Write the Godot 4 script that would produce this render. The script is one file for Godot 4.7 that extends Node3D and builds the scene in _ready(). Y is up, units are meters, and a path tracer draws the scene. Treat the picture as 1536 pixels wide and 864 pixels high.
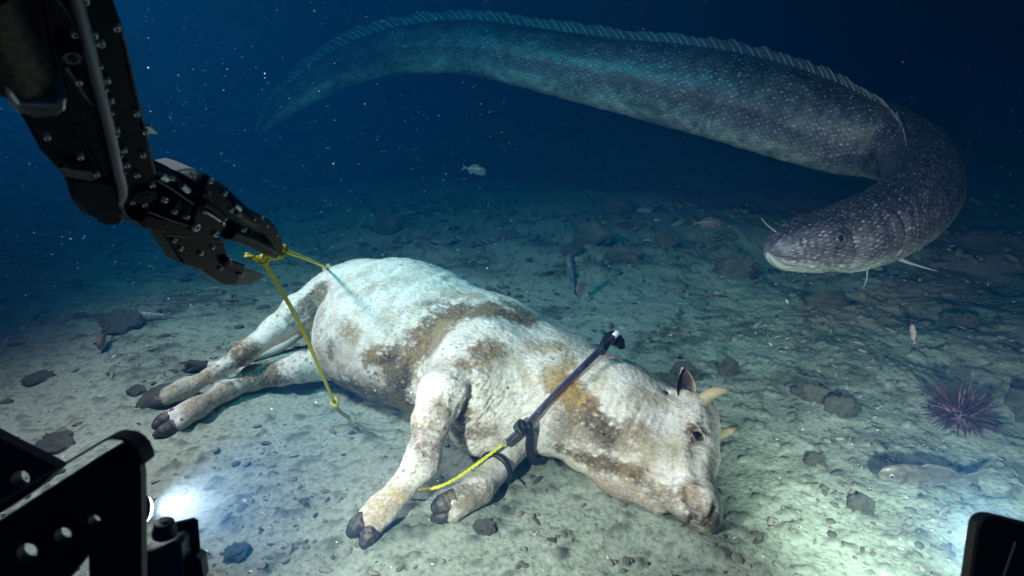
extends Node3D
# A sunken cow on the deep sea bed, worked on by a remote vehicle's arm, with a giant eel circling in the haze.

var rng := RandomNumberGenerator.new()
var taken := {}
var noise_a := FastNoiseLite.new()
var noise_b := FastNoiseLite.new()
var noise_c := FastNoiseLite.new()


func _ready() -> void:
	rng.seed = 7
	setup_noise()
	setup_camera()
	setup_water_light()
	setup_lamps()
	build_seabed()
	build_cow()
	build_eel()
	build_arm()
	build_vehicle()
	build_ropes()
	build_fishes()
	build_urchin()
	build_rocks()
	build_snow()


func setup_noise() -> void:
	noise_a.seed = 3
	noise_a.frequency = 1.0
	noise_a.fractal_octaves = 4
	noise_b.seed = 11
	noise_b.frequency = 1.0
	noise_b.fractal_octaves = 3
	noise_c.seed = 29
	noise_c.frequency = 1.0
	noise_c.fractal_octaves = 1


func setup_camera() -> void:
	var cam := Camera3D.new()
	cam.name = "camera"
	add_child(cam)
	cam.position = Vector3(0, 1.8, 0)
	cam.rotation_degrees = Vector3(-18, 0, 0)
	var a := CameraAttributesPhysical.new()
	a.frustum_focal_length = 12.0 / tan(deg_to_rad(25.0))
	a.frustum_focus_distance = 3.6
	a.frustum_near = 0.05
	a.frustum_far = 200.0
	a.exposure_aperture = 5.0
	cam.attributes = a
	cam.near = 0.05
	cam.far = 200.0
	cam.fov = 50.0
	cam.current = true


func setup_water_light() -> void:
	var sky := ProceduralSkyMaterial.new()
	sky.sky_top_color = Color(0.001, 0.010, 0.026).linear_to_srgb()
	sky.sky_horizon_color = Color(0.0003, 0.0035, 0.011).linear_to_srgb()
	sky.sky_curve = 0.15
	sky.ground_horizon_color = Color(0.0003, 0.0035, 0.011).linear_to_srgb()
	sky.ground_bottom_color = Color(0.001, 0.008, 0.02).linear_to_srgb()
	sky.energy_multiplier = 1.0
	var env := Environment.new()
	env.background_mode = Environment.BG_SKY
	env.sky = Sky.new()
	env.sky.sky_material = sky
	env.tonemap_mode = Environment.TONE_MAPPER_LINEAR
	env.tonemap_exposure = 1.0
	env.sdfgi_enabled = true
	env.ssao_enabled = true
	env.ssil_enabled = true
	env.volumetric_fog_enabled = true
	env.volumetric_fog_density = 0.0
	env.fog_enabled = true
	env.fog_density = 0.031
	env.fog_light_color = Color(0.01, 0.36, 1.0).linear_to_srgb()
	var we := WorldEnvironment.new()
	we.name = "water_environment"
	we.environment = env
	add_child(we)


# ---------------------------------------------------------------- helpers

func free_name(called: String) -> String:
	if not taken.has(called):
		taken[called] = 0
		return called
	taken[called] += 1
	return "%s_%03d" % [called, taken[called]]


func tag(o: Node3D, label: String, category: String, group := "", kind := "") -> Node3D:
	if label: o.set_meta("label", label)
	if category: o.set_meta("category", category)
	if group: o.set_meta("group", group)
	if kind: o.set_meta("kind", kind)
	return o


func base(called: String, at: Vector3) -> Node3D:
	var o := Node3D.new()
	o.name = free_name(called)
	add_child(o)
	o.position = at
	return o


func put(mesh: Mesh, called: String, mat: Material, parent: Node3D = self, at := Transform3D()) -> MeshInstance3D:
	var o := MeshInstance3D.new()
	o.mesh = mesh
	o.material_override = mat
	if parent == self:
		o.name = free_name(called)
		add_child(o)
	else:
		var n := called
		var k := 0
		while parent.has_node(n):
			k += 1
			n = "%s_%03d" % [called, k]
		o.name = n
		parent.add_child(o)
	o.transform = at
	return o


func lin(r: float, g: float, b: float) -> Color:
	return Color(r, g, b).linear_to_srgb()


func plain(c: Color, rough := 0.7, metal := 0.0) -> StandardMaterial3D:
	var m := StandardMaterial3D.new()
	m.albedo_color = c
	m.roughness = rough
	m.metallic = metal
	return m


func noise_tex(freq: float, octaves: int, sd: int, size := 512, ramp: Gradient = null, normal := false, strength := 4.0, type := FastNoiseLite.TYPE_SIMPLEX_SMOOTH) -> NoiseTexture2D:
	var n := FastNoiseLite.new()
	n.noise_type = type
	n.seed = sd
	n.frequency = freq
	n.fractal_octaves = octaves
	var t := NoiseTexture2D.new()
	t.width = size
	t.height = size
	t.seamless = true
	t.noise = n
	t.as_normal_map = normal
	t.bump_strength = strength
	if ramp: t.color_ramp = ramp
	return t


func ramp(stops: Array) -> Gradient:
	var g := Gradient.new()
	var off := PackedFloat32Array()
	var col := PackedColorArray()
	for s in stops:
		off.append(s[0])
		col.append(s[1])
	g.offsets = off
	g.colors = col
	return g


func indexed(v: PackedVector3Array, idx: PackedInt32Array, col := PackedColorArray(), uv := PackedVector2Array()) -> ArrayMesh:
	var arr := []
	arr.resize(Mesh.ARRAY_MAX)
	arr[Mesh.ARRAY_VERTEX] = v
	arr[Mesh.ARRAY_INDEX] = idx
	if col.size(): arr[Mesh.ARRAY_COLOR] = col
	if uv.size(): arr[Mesh.ARRAY_TEX_UV] = uv
	arr[Mesh.ARRAY_NORMAL] = smooth_normals(v, idx)
	var m := ArrayMesh.new()
	m.add_surface_from_arrays(Mesh.PRIMITIVE_TRIANGLES, arr)
	return m


func smooth_normals(v: PackedVector3Array, idx: PackedInt32Array) -> PackedVector3Array:
	var n := PackedVector3Array()
	n.resize(v.size())
	for i in range(0, idx.size(), 3):
		var a := idx[i]
		var b := idx[i + 1]
		var c := idx[i + 2]
		var f := (v[c] - v[a]).cross(v[b] - v[a])
		n[a] += f
		n[b] += f
		n[c] += f
	for i in n.size():
		n[i] = n[i].normalized()
	return n


# a swept tube along points with a radius at each; flat = height / width of its section, twist-free frame kept near "up"
func tube(pts: PackedVector3Array, radii: PackedFloat32Array, sides := 10, cap := true) -> ArrayMesh:
	var v := PackedVector3Array()
	var idx := PackedInt32Array()
	var uv := PackedVector2Array()
	var n := pts.size()
	var side := Vector3.ZERO
	var along := 0.0
	for i in n:
		var t := (pts[mini(i + 1, n - 1)] - pts[maxi(i - 1, 0)]).normalized()
		if i == 0:
			side = t.cross(Vector3.UP if absf(t.y) < 0.9 else Vector3.RIGHT).normalized()
		else:
			side = (side - t * side.dot(t)).normalized()
			along += pts[i].distance_to(pts[i - 1])
		var up := side.cross(t)
		for k in sides:
			var a := TAU * k / sides
			v.append(pts[i] + (side * cos(a) + up * sin(a)) * radii[i])
			uv.append(Vector2(float(k) / sides, along))
	for i in n - 1:
		for k in sides:
			var a := i * sides + k
			var b := i * sides + (k + 1) % sides
			idx.append_array([a, b, a + sides, b, b + sides, a + sides])
	if cap:
		for e in [0, n - 1]:
			var c := v.size()
			v.append(pts[e])
			uv.append(Vector2.ZERO)
			for k in sides:
				var a: int = e * sides + k
				var b: int = e * sides + (k + 1) % sides
				if e == 0: idx.append_array([c, b, a])
				else: idx.append_array([c, a, b])
	return indexed(v, idx, PackedColorArray(), uv)


func curve_points(ctrl: Array, steps: int) -> PackedVector3Array:
	var out := PackedVector3Array()
	var n := ctrl.size()
	for i in n - 1:
		var p0: Vector3 = ctrl[maxi(i - 1, 0)]
		var p1: Vector3 = ctrl[i]
		var p2: Vector3 = ctrl[i + 1]
		var p3: Vector3 = ctrl[mini(i + 2, n - 1)]
		for k in steps:
			out.append(p1.cubic_interpolate(p2, p0, p3, float(k) / steps))
	out.append(ctrl[n - 1])
	return out


func curve_values(ctrl: Array, steps: int) -> PackedFloat32Array:
	var out := PackedFloat32Array()
	var n := ctrl.size()
	for i in n - 1:
		for k in steps:
			out.append(cubic_interpolate(ctrl[i], ctrl[i + 1], ctrl[maxi(i - 1, 0)], ctrl[mini(i + 2, n - 1)], float(k) / steps))
	out.append(ctrl[n - 1])
	return out


func even(r: float, n: int) -> PackedFloat32Array:
	var out := PackedFloat32Array()
	out.resize(n)
	out.fill(r)
	return out


# ---------------------------------------------------------------- bodies: tapered capsules joined by a smooth minimum, meshed as surface nets

class Flesh:
	var inv: Array[Transform3D] = []
	var la: PackedVector3Array = []
	var lab: PackedVector3Array = []
	var ra: PackedFloat32Array = []
	var rd: PackedFloat32Array = []
	var len2: PackedFloat32Array = []
	var shrink: PackedFloat32Array = []
	var blend: PackedFloat32Array = []
	var carve: PackedByteArray = []
	var lo := Vector3.INF
	var hi := -Vector3.INF
	var cell := 0.01
	var verts: PackedVector3Array = []
	var faces: PackedInt32Array = []
	var shift := Vector3.ZERO
	const B := 6
	var jobs: Array[Vector3i] = []
	var results: Array = []

	# a tapered capsule; flat < 1 squeezes it along the axis "across"; k is how softly it joins what came before
	func bone(a: Vector3, b: Vector3, r0: float, r1: float, k := 0.04, across := Vector3.UP, flat := 1.0, cut := false) -> void:
		a += shift
		b += shift
		var t := Transform3D()
		if flat != 1.0:
			var n := across.normalized()
			var f := 1.0 / flat - 1.0
			t.basis = Basis(Vector3(1, 0, 0) + n * (n.x * f), Vector3(0, 1, 0) + n * (n.y * f), Vector3(0, 0, 1) + n * (n.z * f))
			t.origin = a - t.basis * a
		var pa := t * a
		var pb := t * b
		inv.append(t)
		la.append(pa)
		lab.append(pb - pa)
		ra.append(r0)
		rd.append(r1 - r0)
		len2.append(maxf((pb - pa).length_squared(), 1e-9))
		shrink.append(sqrt(minf(flat, 1.0)))
		blend.append(k)
		carve.append(1 if cut else 0)
		if not cut:
			var r := maxf(r0, r1) * maxf(1.0, flat) + k + 0.03
			lo = lo.min(a.min(b) - Vector3.ONE * r)
			hi = hi.max(a.max(b) + Vector3.ONE * r)

	func chain(p: Array, r: Array, k := 0.04, across := Vector3.UP, flat := 1.0) -> void:
		for i in p.size() - 1:
			bone(p[i], p[i + 1], r[i], r[i + 1], k, across, flat)

	func one(i: int, p: Vector3) -> float:
		var q := inv[i] * p - la[i]
		var t := clampf(q.dot(lab[i]) / len2[i], 0.0, 1.0)
		return ((q - lab[i] * t).length() - ra[i] - rd[i] * t) * shrink[i]

	func value(p: Vector3, list: PackedInt32Array) -> float:
		var d := 10.0
		for i in list:
			var q := inv[i] * p - la[i]
			var t := clampf(q.dot(lab[i]) / len2[i], 0.0, 1.0)
			var e := ((q - lab[i] * t).length() - ra[i] - rd[i] * t) * shrink[i]
			var k := blend[i]
			if carve[i]:
				e = -e
				var h := maxf(k - absf(d - e), 0.0) / k
				d = maxf(d, e) + h * h * k * 0.25
			else:
				var h := maxf(k - absf(d - e), 0.0) / k
				d = minf(d, e) - h * h * k * 0.25
		return d

	func work(n: int) -> void:
		var o := lo + Vector3(jobs[n] * B) * cell
		var center := o + Vector3.ONE * (cell * B * 0.5)
		var reach := cell * B * 0.87
		var all := PackedInt32Array(range(ra.size()))
		var near := value(center, all)
		if absf(near) > reach * 1.7 + 0.01:
			return
		var list := PackedInt32Array()
		for i in ra.size():
			var e := one(i, center)
			if carve[i]:
				if e < reach + blend[i] + 0.02: list.append(i)
			elif e - reach < maxf(near, 0.0) + reach + blend[i] + 0.02:
				list.append(i)
		var out := PackedFloat32Array()
		out.resize((B + 1) * (B + 1) * (B + 1))
		var at := 0
		for x in B + 1:
			for y in B + 1:
				for z in B + 1:
					out[at] = value(o + Vector3(x, y, z) * cell, list)
					at += 1
		results[n] = out

	func mesh() -> void:
		var size := Vector3i(((hi - lo) / (cell * B)).ceil()) + Vector3i.ONE
		for x in size.x:
			for y in size.y:
				for z in size.z:
					jobs.append(Vector3i(x, y, z))
		results.resize(jobs.size())
		var id := WorkerThreadPool.add_group_task(work, jobs.size(), -1, true)
		WorkerThreadPool.wait_for_group_task_completion(id)
		var g := size * B + Vector3i.ONE
		var sx := g.y * g.z
		var sy := g.z
		var corner := PackedInt32Array()
		for c in 8:
			corner.append((c & 1) * (B + 1) * (B + 1) + ((c >> 1) & 1) * (B + 1) + ((c >> 2) & 1))
		var ids := PackedInt32Array()
		ids.resize(g.x * g.y * g.z)
		ids.fill(-1)
		var quads := []   # [corner value index triple]
		var ca := PackedInt32Array([0, 2, 4, 6, 0, 1, 4, 5, 0, 1, 2, 3])
		var cb := PackedInt32Array([1, 3, 5, 7, 2, 3, 6, 7, 4, 5, 6, 7])
		var cells := PackedInt32Array()
		var signs := PackedByteArray()
		for n in jobs.size():
			if results[n] == null:
				continue
			var f: PackedFloat32Array = results[n]
			var o: Vector3i = jobs[n] * B
			for x in B:
				for y in B:
					for z in B:
						var at: int = (x * (B + 1) + y) * (B + 1) + z
						var mask := 0
						for c in 8:
							if f[at + corner[c]] < 0.0: mask |= 1 << c
						if mask == 0 or mask == 255:
							continue
						var sum := Vector3.ZERO
						var many := 0
						for e in 12:
							var a := ca[e]
							var b := cb[e]
							if ((mask >> a) & 1) != ((mask >> b) & 1):
								var fa := f[at + corner[a]]
								var t := fa / (fa - f[at + corner[b]])
								var pa := Vector3(a & 1, (a >> 1) & 1, (a >> 2) & 1)
								var pb := Vector3(b & 1, (b >> 1) & 1, (b >> 2) & 1)
								sum += pa + (pb - pa) * t
								many += 1
						var key: int = (o.x + x) * sx + (o.y + y) * sy + o.z + z
						ids[key] = verts.size()
						verts.append(lo + (Vector3(o.x + x, o.y + y, o.z + z) + sum / many) * cell)
						cells.append(key)
						signs.append(mask)
		results.clear()
		# a quad round each crossed edge that starts at the cell's low corner
		for n in cells.size():
			var key := cells[n]
			var mask := signs[n]
			var inside := mask & 1
			for axis in 3:
				var other := (mask >> (1 << axis)) & 1
				if inside == other:
					continue
				var du := sy if axis == 0 else (1 if axis == 1 else sx)
				var dv := 1 if axis == 0 else (sx if axis == 1 else sy)
				var a := ids[key]
				var b := ids[key - du]
				var c := ids[key - du - dv]
				var d := ids[key - dv]
				if a < 0 or b < 0 or c < 0 or d < 0:
					continue
				if inside: faces.append_array([a, c, b, a, d, c])
				else: faces.append_array([a, b, c, a, c, d])


# ---------------------------------------------------------------- lamps of the vehicle

func lamp(called: String, at: Vector3, aim: Vector3, radius: float, color: Color, energy: float, angle: float, label: String) -> void:
	var o := base(called, at)
	tag(o, label, "lamp", "lamps of the underwater vehicle")
	var dir := (aim - at).normalized()
	var b := Basis.looking_at(dir, Vector3.UP if absf(dir.y) < 0.95 else Vector3.RIGHT)
	var housing := CylinderMesh.new()
	housing.top_radius = radius * 0.8
	housing.bottom_radius = radius * 1.12
	housing.height = radius * 2.4
	housing.radial_segments = 24
	var turned := b * Basis(Vector3.RIGHT, PI / 2)
	put(housing, "lamp_housing", plain(lin(0.015, 0.015, 0.017), 0.4), o, Transform3D(turned, -dir * radius * 1.3))
	var face := SphereMesh.new()
	face.radius = radius
	face.height = radius * 2.0
	face.radial_segments = 24
	face.rings = 12
	var glow := plain(Color(1, 1, 1), 0.3)
	glow.emission_enabled = true
	glow.emission = color
	glow.emission_energy_multiplier = 9.0
	put(face, "lamp_lens", glow, o, Transform3D(b.scaled_local(Vector3(1, 1, 0.35)), Vector3.ZERO))
	var s := SpotLight3D.new()
	s.name = "lamp_beam"
	o.add_child(s)
	s.transform = Transform3D(b, dir * radius * 0.5)
	s.light_color = color
	s.light_energy = energy
	s.light_size = radius
	s.spot_angle = angle
	s.spot_angle_attenuation = 0.9
	s.spot_range = 60.0
	s.spot_attenuation = 2.0
	s.shadow_enabled = true


func setup_lamps() -> void:
	lamp("offscreen_lamp", Vector3(-2.8, 3.1, -2.5), Vector3(-0.5, 0.0, -3.3), 0.22, Color(0.96, 0.98, 1.0), 13.0, 60.0, "wide boom lamp of the vehicle high at upper left")
	lamp("offscreen_lamp", Vector3(-1.3, 4.3, -1.4), Vector3(0.0, 0.0, -7.6), 0.16, Color(0.20, 0.92, 0.98), 15.5, 43.0, "added unseen teal lamp above the camera for the far sea bed")  # added unseen lamp; its teal imitates red lost over distance in water
	lamp("vehicle_lamp", Vector3(-0.742, 0.988, -1.05), Vector3(0.6, 0.0, -2.7), 0.025, Color(0.95, 1.0, 0.96), 4.6, 52.0, "lit white lamp beside the perforated black bracket")
	lamp("vehicle_lamp", Vector3(1.05, 0.82, -1.1), Vector3(2.2, 0.0, -2.7), 0.03, Color(0.90, 1.0, 0.95), 8.0, 43.0, "lit lamp behind the black box at lower right")
	# white haze added before the two low lamps to make their glow
	for q in [Vector3(-0.70, 0.965, -1.10), Vector3(1.12, 0.76, -1.2)]:
		for k in 5:
			var haze := FogVolume.new()
			haze.name = free_name("glow_haze")
			haze.shape = RenderingServer.FOG_VOLUME_SHAPE_ELLIPSOID
			haze.size = Vector3.ONE * (0.08 + 0.055 * k)
			var mist := FogMaterial.new()
			mist.density = [0.030, 0.016, 0.010, 0.007, 0.005][k]
			mist.albedo = Color(0.95, 0.97, 1.0)
			haze.material = mist
			add_child(haze)
			haze.position = q
			tag(haze, "added white haze for the glow of the lit lamp at lower left" if q.x < 0.0 else "added white haze for the glow of the lit lamp at lower right", "haze", "added glow haze before the low lamps", "stuff")


# ---------------------------------------------------------------- the sea bed

func bed(x: float, z: float) -> float:
	var h := noise_a.get_noise_2d(x * 0.35, z * 0.35) * 0.10 + noise_b.get_noise_2d(x * 1.3, z * 1.3) * 0.035
	var near := clampf((Vector2(x, z) - Vector2(-0.3, -2.8)).length() / 4.0, 0.25, 1.0)
	return h * near


func bed_fine(x: float, z: float) -> float:
	var h := bed(x, z)
	h += noise_a.get_noise_2d(x * 2.2, z * 2.6) * 0.016
	var r := noise_b.get_noise_2d(x * 7.0 + 31.0, z * 9.0)
	h += maxf(r - 0.25, 0.0) * 0.06 + noise_a.get_noise_2d(x * 15.0, z * 19.0) * 0.0018
	# silt heaped up where the carcass has sunk in
	if x > -2.4 and x < 1.3 and z > -4.6 and z < -1.8:
		var p := Vector2(x, z)
		for q in RESTING:
			var a := Vector2(q[0], q[1])
			var ab := Vector2(q[2], q[3]) - a
			var t := clampf((p - a).dot(ab) / ab.length_squared(), 0.0, 1.0)
			var d: float = ((p - a - ab * t).length() - q[4]) / 0.055
			if absf(d) < 2.5: h += q[5] * exp(-d * d) * (0.7 + noise_b.get_noise_2d(x * 6.0, z * 6.0))
	return h


# where the carcass lies on the bed: from x z, to x z, half width, height of the silt beside it
const RESTING := [
	[-0.95, -3.65, 0.0, -3.2, 0.30, 0.022], [0.1, -2.95, 0.6, -2.65, 0.20, 0.02], [0.72, -2.45, 0.78, -2.2, 0.10, 0.022],
	[-1.45, -3.47, -1.62, -3.44, 0.06, 0.02], [-1.7, -3.3, -1.88, -2.98, 0.055, 0.02], [-1.9, -3.33, -2.1, -3.28, 0.06, 0.022],
	[-0.48, -2.25, -0.62, -2.12, 0.055, 0.018], [-0.05, -2.55, -0.26, -2.28, 0.065, 0.02],
]


func axis_steps(from: float, fine_from: float, fine_to: float, to: float, step: float) -> PackedFloat32Array:
	var out := PackedFloat32Array()
	var p := fine_from
	var s := step
	var low := []
	while p > from:
		s *= 1.06
		p -= s
		low.append(p)
	low.reverse()
	for q in low: out.append(q)
	p = fine_from
	while p < fine_to:
		out.append(p)
		p += step
	s = step
	while p < to:
		out.append(p)
		s *= 1.06
		p += s
	out.append(p)
	return out


func build_seabed() -> void:
	var xs := axis_steps(-45.0, -3.2, 3.4, 45.0, 0.017)
	var zs := axis_steps(-60.0, -5.2, -1.2, 6.0, 0.017)
	var v := PackedVector3Array()
	var col := PackedColorArray()
	var idx := PackedInt32Array()
	var nx := xs.size()
	for z in zs:
		for x in xs:
			v.append(Vector3(x, bed_fine(x, z), z))
			# silt lies pale in the open and dark where rubble has gathered
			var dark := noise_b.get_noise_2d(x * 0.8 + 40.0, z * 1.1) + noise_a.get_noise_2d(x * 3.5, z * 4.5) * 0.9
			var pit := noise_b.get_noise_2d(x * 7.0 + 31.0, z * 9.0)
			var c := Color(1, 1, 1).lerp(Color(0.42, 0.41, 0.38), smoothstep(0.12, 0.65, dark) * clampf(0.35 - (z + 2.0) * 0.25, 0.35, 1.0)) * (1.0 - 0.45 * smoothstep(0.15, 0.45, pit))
			c = c * (1.0 + noise_a.get_noise_2d(x * 0.9, z * 0.9 + 7.0) * 0.35)
			c.a = 1.0
			col.append(c)
	for j in zs.size() - 1:
		for i in nx - 1:
			var a := j * nx + i
			idx.append_array([a, a + 1, a + nx, a + 1, a + nx + 1, a + nx])
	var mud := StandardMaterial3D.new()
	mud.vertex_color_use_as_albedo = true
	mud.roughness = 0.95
	mud.metallic_specular = 0.25
	mud.uv1_triplanar = true
	mud.uv1_world_triplanar = true
	mud.uv1_scale = Vector3.ONE * 0.55
	mud.albedo_texture = noise_tex(0.045, 6, 5, 1024, ramp([[0.0, lin(0.09, 0.09, 0.07)], [0.2, lin(0.16, 0.165, 0.13)], [0.31, lin(0.255, 0.295, 0.24)], [0.6, lin(0.31, 0.36, 0.295)], [1.0, lin(0.385, 0.44, 0.37)]]))
	mud.heightmap_enabled = true
	mud.heightmap_scale = 0.38
	mud.heightmap_texture = noise_tex(0.06, 6, 8, 1024)
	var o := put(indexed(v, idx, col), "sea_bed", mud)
	o.set_meta("kind", "structure")
	o.set_meta("label", "pale silty sea bed strewn with dark debris fading into deep blue water")


# ---------------------------------------------------------------- the cow

var hair_roots := PackedVector3Array()
var hair_out := PackedVector3Array()
var hair_tone := PackedColorArray()
const COW_CELL := 0.008
const POLL := Vector3(0.885, 0.245, -2.68)
const LATERAL := Vector3(-0.384, 0.904, 0.19)
const EYE := Vector3(0.836, 0.318, -2.425)
const EAR_FACE := Vector3(0.25, 0.1, 0.95)
# [base, tip, fetlock, radius] of each claw of the four hooves
const CLAWS := [
	[Vector3(-0.602, 0.09, -2.17), Vector3(-0.672, 0.055, -2.09), Vector3(-0.55, 0.10, -2.20), 0.047],
	[Vector3(-0.568, 0.065, -2.15), Vector3(-0.607, 0.03, -2.05), Vector3(-0.55, 0.10, -2.20), 0.043],
	[Vector3(-0.252, 0.095, -2.275), Vector3(-0.345, 0.06, -2.245), Vector3(-0.15, 0.08, -2.36), 0.050],
	[Vector3(-0.247, 0.035, -2.255), Vector3(-0.352, 0.02, -2.235), Vector3(-0.15, 0.08, -2.36), 0.038],
	[Vector3(-1.87, 0.075, -3.03), Vector3(-1.95, 0.045, -2.95), Vector3(-1.79, 0.07, -3.12), 0.047],
	[Vector3(-1.815, 0.045, -3.0), Vector3(-1.925, 0.025, -2.90), Vector3(-1.79, 0.07, -3.12), 0.042],
	[Vector3(-2.02, 0.07, -3.32), Vector3(-2.12, 0.035, -3.30), Vector3(-1.95, 0.09, -3.33), 0.044],
	[Vector3(-2.03, 0.06, -3.26), Vector3(-2.12, 0.03, -3.21), Vector3(-1.95, 0.09, -3.33), 0.040],
]


func head_at(along: float, dorsal: float, sideways: float) -> Vector3:
	var x := Vector3(-0.13, -0.27, 0.955).normalized()
	var l := (LATERAL - x * LATERAL.dot(x)).normalized()
	return POLL + x * along + l.cross(x) * dorsal + l * sideways


func cow_flesh() -> Flesh:
	var f := Flesh.new()
	f.cell = COW_CELL
	var up := Vector3.UP
	var v := func(x: float, y: float, z: float) -> Vector3: return Vector3(x, y, z)
	# trunk, lying on its left side: back away, legs towards the camera
	f.bone(v.call(-1.00, 0.36, -3.86), v.call(-0.62, 0.36, -3.60), 0.36, 0.46, 0.1, up, 0.80)
	f.bone(v.call(-0.62, 0.35, -3.60), v.call(-0.15, 0.32, -3.26), 0.455, 0.385, 0.1, up, 0.86)
	f.bone(v.call(-0.15, 0.32, -3.26), v.call(0.20, 0.29, -2.99), 0.385, 0.29, 0.12, up, 0.88)
	# belly bulge
	f.bone(v.call(-0.90, 0.34, -3.48), v.call(-0.50, 0.33, -3.26), 0.30, 0.32, 0.14)
	# rump and hip
	f.bone(v.call(-1.05, 0.36, -4.02), v.call(-1.22, 0.36, -3.95), 0.30, 0.25, 0.12, up, 0.9)
	f.bone(v.call(-1.02, 0.42, -4.02), v.call(-0.78, 0.44, -3.82), 0.27, 0.33, 0.15, up, 0.9)
	# chest and brisket
	f.bone(v.call(-0.14, 0.32, -2.90), v.call(0.16, 0.27, -2.88), 0.26, 0.23, 0.14)
	f.bone(v.call(-0.16, 0.17, -2.74), v.call(0.30, 0.18, -2.74), 0.14, 0.14, 0.12)
	# neck
	f.bone(v.call(0.20, 0.29, -2.99), v.call(0.52, 0.27, -2.80), 0.29, 0.225, 0.12, up, 0.9)
	f.bone(v.call(0.52, 0.27, -2.80), v.call(0.80, 0.24, -2.66), 0.225, 0.16, 0.1, up, 0.92)
	# dewlap
	f.bone(v.call(0.36, 0.10, -2.60), v.call(0.52, 0.07, -2.44), 0.085, 0.06, 0.12)
	f.bone(v.call(0.46, 0.07, -2.46), v.call(0.64, 0.06, -2.28), 0.05, 0.04, 0.10)
	f.bone(v.call(0.48, 0.20, -2.64), v.call(0.70, 0.17, -2.44), 0.13, 0.10, 0.12)
	# head: h(along, towards the forehead, sideways)
	var h := head_at
	f.bone(h.call(0.0, 0.0, 0.0), h.call(0.20, -0.03, 0.0), 0.12, 0.125, 0.08)
	f.bone(h.call(0.0, 0.04, -0.08), h.call(0.0, 0.04, 0.08), 0.055, 0.055, 0.06)
	f.bone(h.call(0.10, 0.03, -0.09), h.call(0.10, 0.03, 0.09), 0.05, 0.05, 0.05)
	f.bone(h.call(0.10, -0.14, 0.0), h.call(0.26, -0.13, 0.0), 0.13, 0.11, 0.08, LATERAL, 0.85)
	f.bone(h.call(0.12, -0.21, 0.0), h.call(0.50, -0.085, 0.0), 0.075, 0.05, 0.06)
	f.bone(h.call(0.20, -0.02, 0.0), h.call(0.50, -0.01, 0.0), 0.092, 0.060, 0.06)
	f.bone(h.call(0.25, -0.08, 0.0), h.call(0.48, -0.05, 0.0), 0.080, 0.058, 0.06)
	f.bone(h.call(0.49, -0.005, -0.03), h.call(0.49, -0.005, 0.03), 0.072, 0.072, 0.04)
	f.bone(h.call(0.54, -0.01, -0.028), h.call(0.54, -0.01, 0.028), 0.062, 0.062, 0.03)
	f.bone(h.call(0.47, -0.085, -0.02), h.call(0.51, -0.085, 0.02), 0.048, 0.045, 0.025)
	# hollow beside the nose, groove behind the jaw, brow
	f.bone(h.call(0.28, 0.025, 0.130), h.call(0.43, 0.015, 0.098), 0.024, 0.018, 0.05, up, 1.0, true)
	f.bone(h.call(-0.02, -0.10, 0.158), h.call(0.10, -0.26, 0.125), 0.026, 0.024, 0.06, up, 1.0, true)
	f.bone(h.call(0.10, 0.065, 0.075), h.call(0.20, 0.060, 0.085), 0.030, 0.026, 0.03)
	f.bone(h.call(0.24, -0.055, 0.095), h.call(0.38, -0.055, 0.075), 0.024, 0.018, 0.03)
	# mouth, nostrils, eye socket
	for s in [-1.0, 1.0]:
		f.bone(h.call(0.45, -0.088, 0.085 * s), h.call(0.54, -0.062, 0.072 * s), 0.010, 0.016, 0.02, up, 1.0, true)
		f.bone(h.call(0.600, 0.020, 0.042 * s), h.call(0.555, 0.052, 0.058 * s), 0.015, 0.018, 0.012, up, 1.0, true)
		f.bone(h.call(0.10, 0.04, 0.105 * s), h.call(0.18, 0.02, 0.125 * s), 0.03, 0.022, 0.04)
	f.bone(h.call(0.565, -0.060, -0.07), h.call(0.565, -0.060, 0.07), 0.013, 0.013, 0.02, up, 1.0, true)
	f.bone(EYE + Vector3(0.012, 0.010, -0.020), EYE + Vector3(0.022, -0.002, 0.018), 0.011, 0.010, 0.02)
	f.bone(EYE + Vector3(-0.026, 0.004, -0.012), EYE + Vector3(-0.018, -0.008, 0.026), 0.010, 0.009, 0.02)
	f.bone(EYE + Vector3(-0.006, 0.006, -0.010), EYE + Vector3(0.002, 0.000, 0.016), 0.017, 0.015, 0.012, up, 1.0, true)
	# upper ear, a hollow leaf
	var ear: Vector3 = h.call(-0.01, -0.01, 0.11)
	f.bone(ear, ear + Vector3(0.0, 0.045, -0.01), 0.036, 0.028, 0.03)
	# near hind leg (upper)
	f.chain([v.call(-1.16, 0.42, -3.92), v.call(-1.36, 0.42, -3.74), v.call(-1.46, 0.37, -3.58), v.call(-1.625, 0.27, -3.43), v.call(-1.77, 0.18, -3.34), v.call(-1.95, 0.09, -3.33), v.call(-2.05, 0.06, -3.31)], [0.23, 0.12, 0.080, 0.060, 0.043, 0.050, 0.045], 0.05)
	f.bone(v.call(-1.625, 0.28, -3.46), v.call(-1.70, 0.29, -3.50), 0.045, 0.03, 0.04)
	# lower hind leg
	f.chain([v.call(-1.10, 0.18, -3.56), v.call(-1.288, 0.16, -3.476), v.call(-1.44, 0.11, -3.486), v.call(-1.60, 0.09, -3.46), v.call(-1.70, 0.08, -3.31), v.call(-1.79, 0.07, -3.12), v.call(-1.85, 0.06, -3.04)], [0.15, 0.09, 0.070, 0.068, 0.049, 0.056, 0.05], 0.05)
	f.bone(v.call(-1.60, 0.10, -3.48), v.call(-1.68, 0.11, -3.53), 0.05, 0.03, 0.04)
	# upper foreleg
	f.chain([v.call(-0.16, 0.42, -2.95), v.call(-0.32, 0.43, -2.60)], [0.23, 0.12], 0.14)
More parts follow.
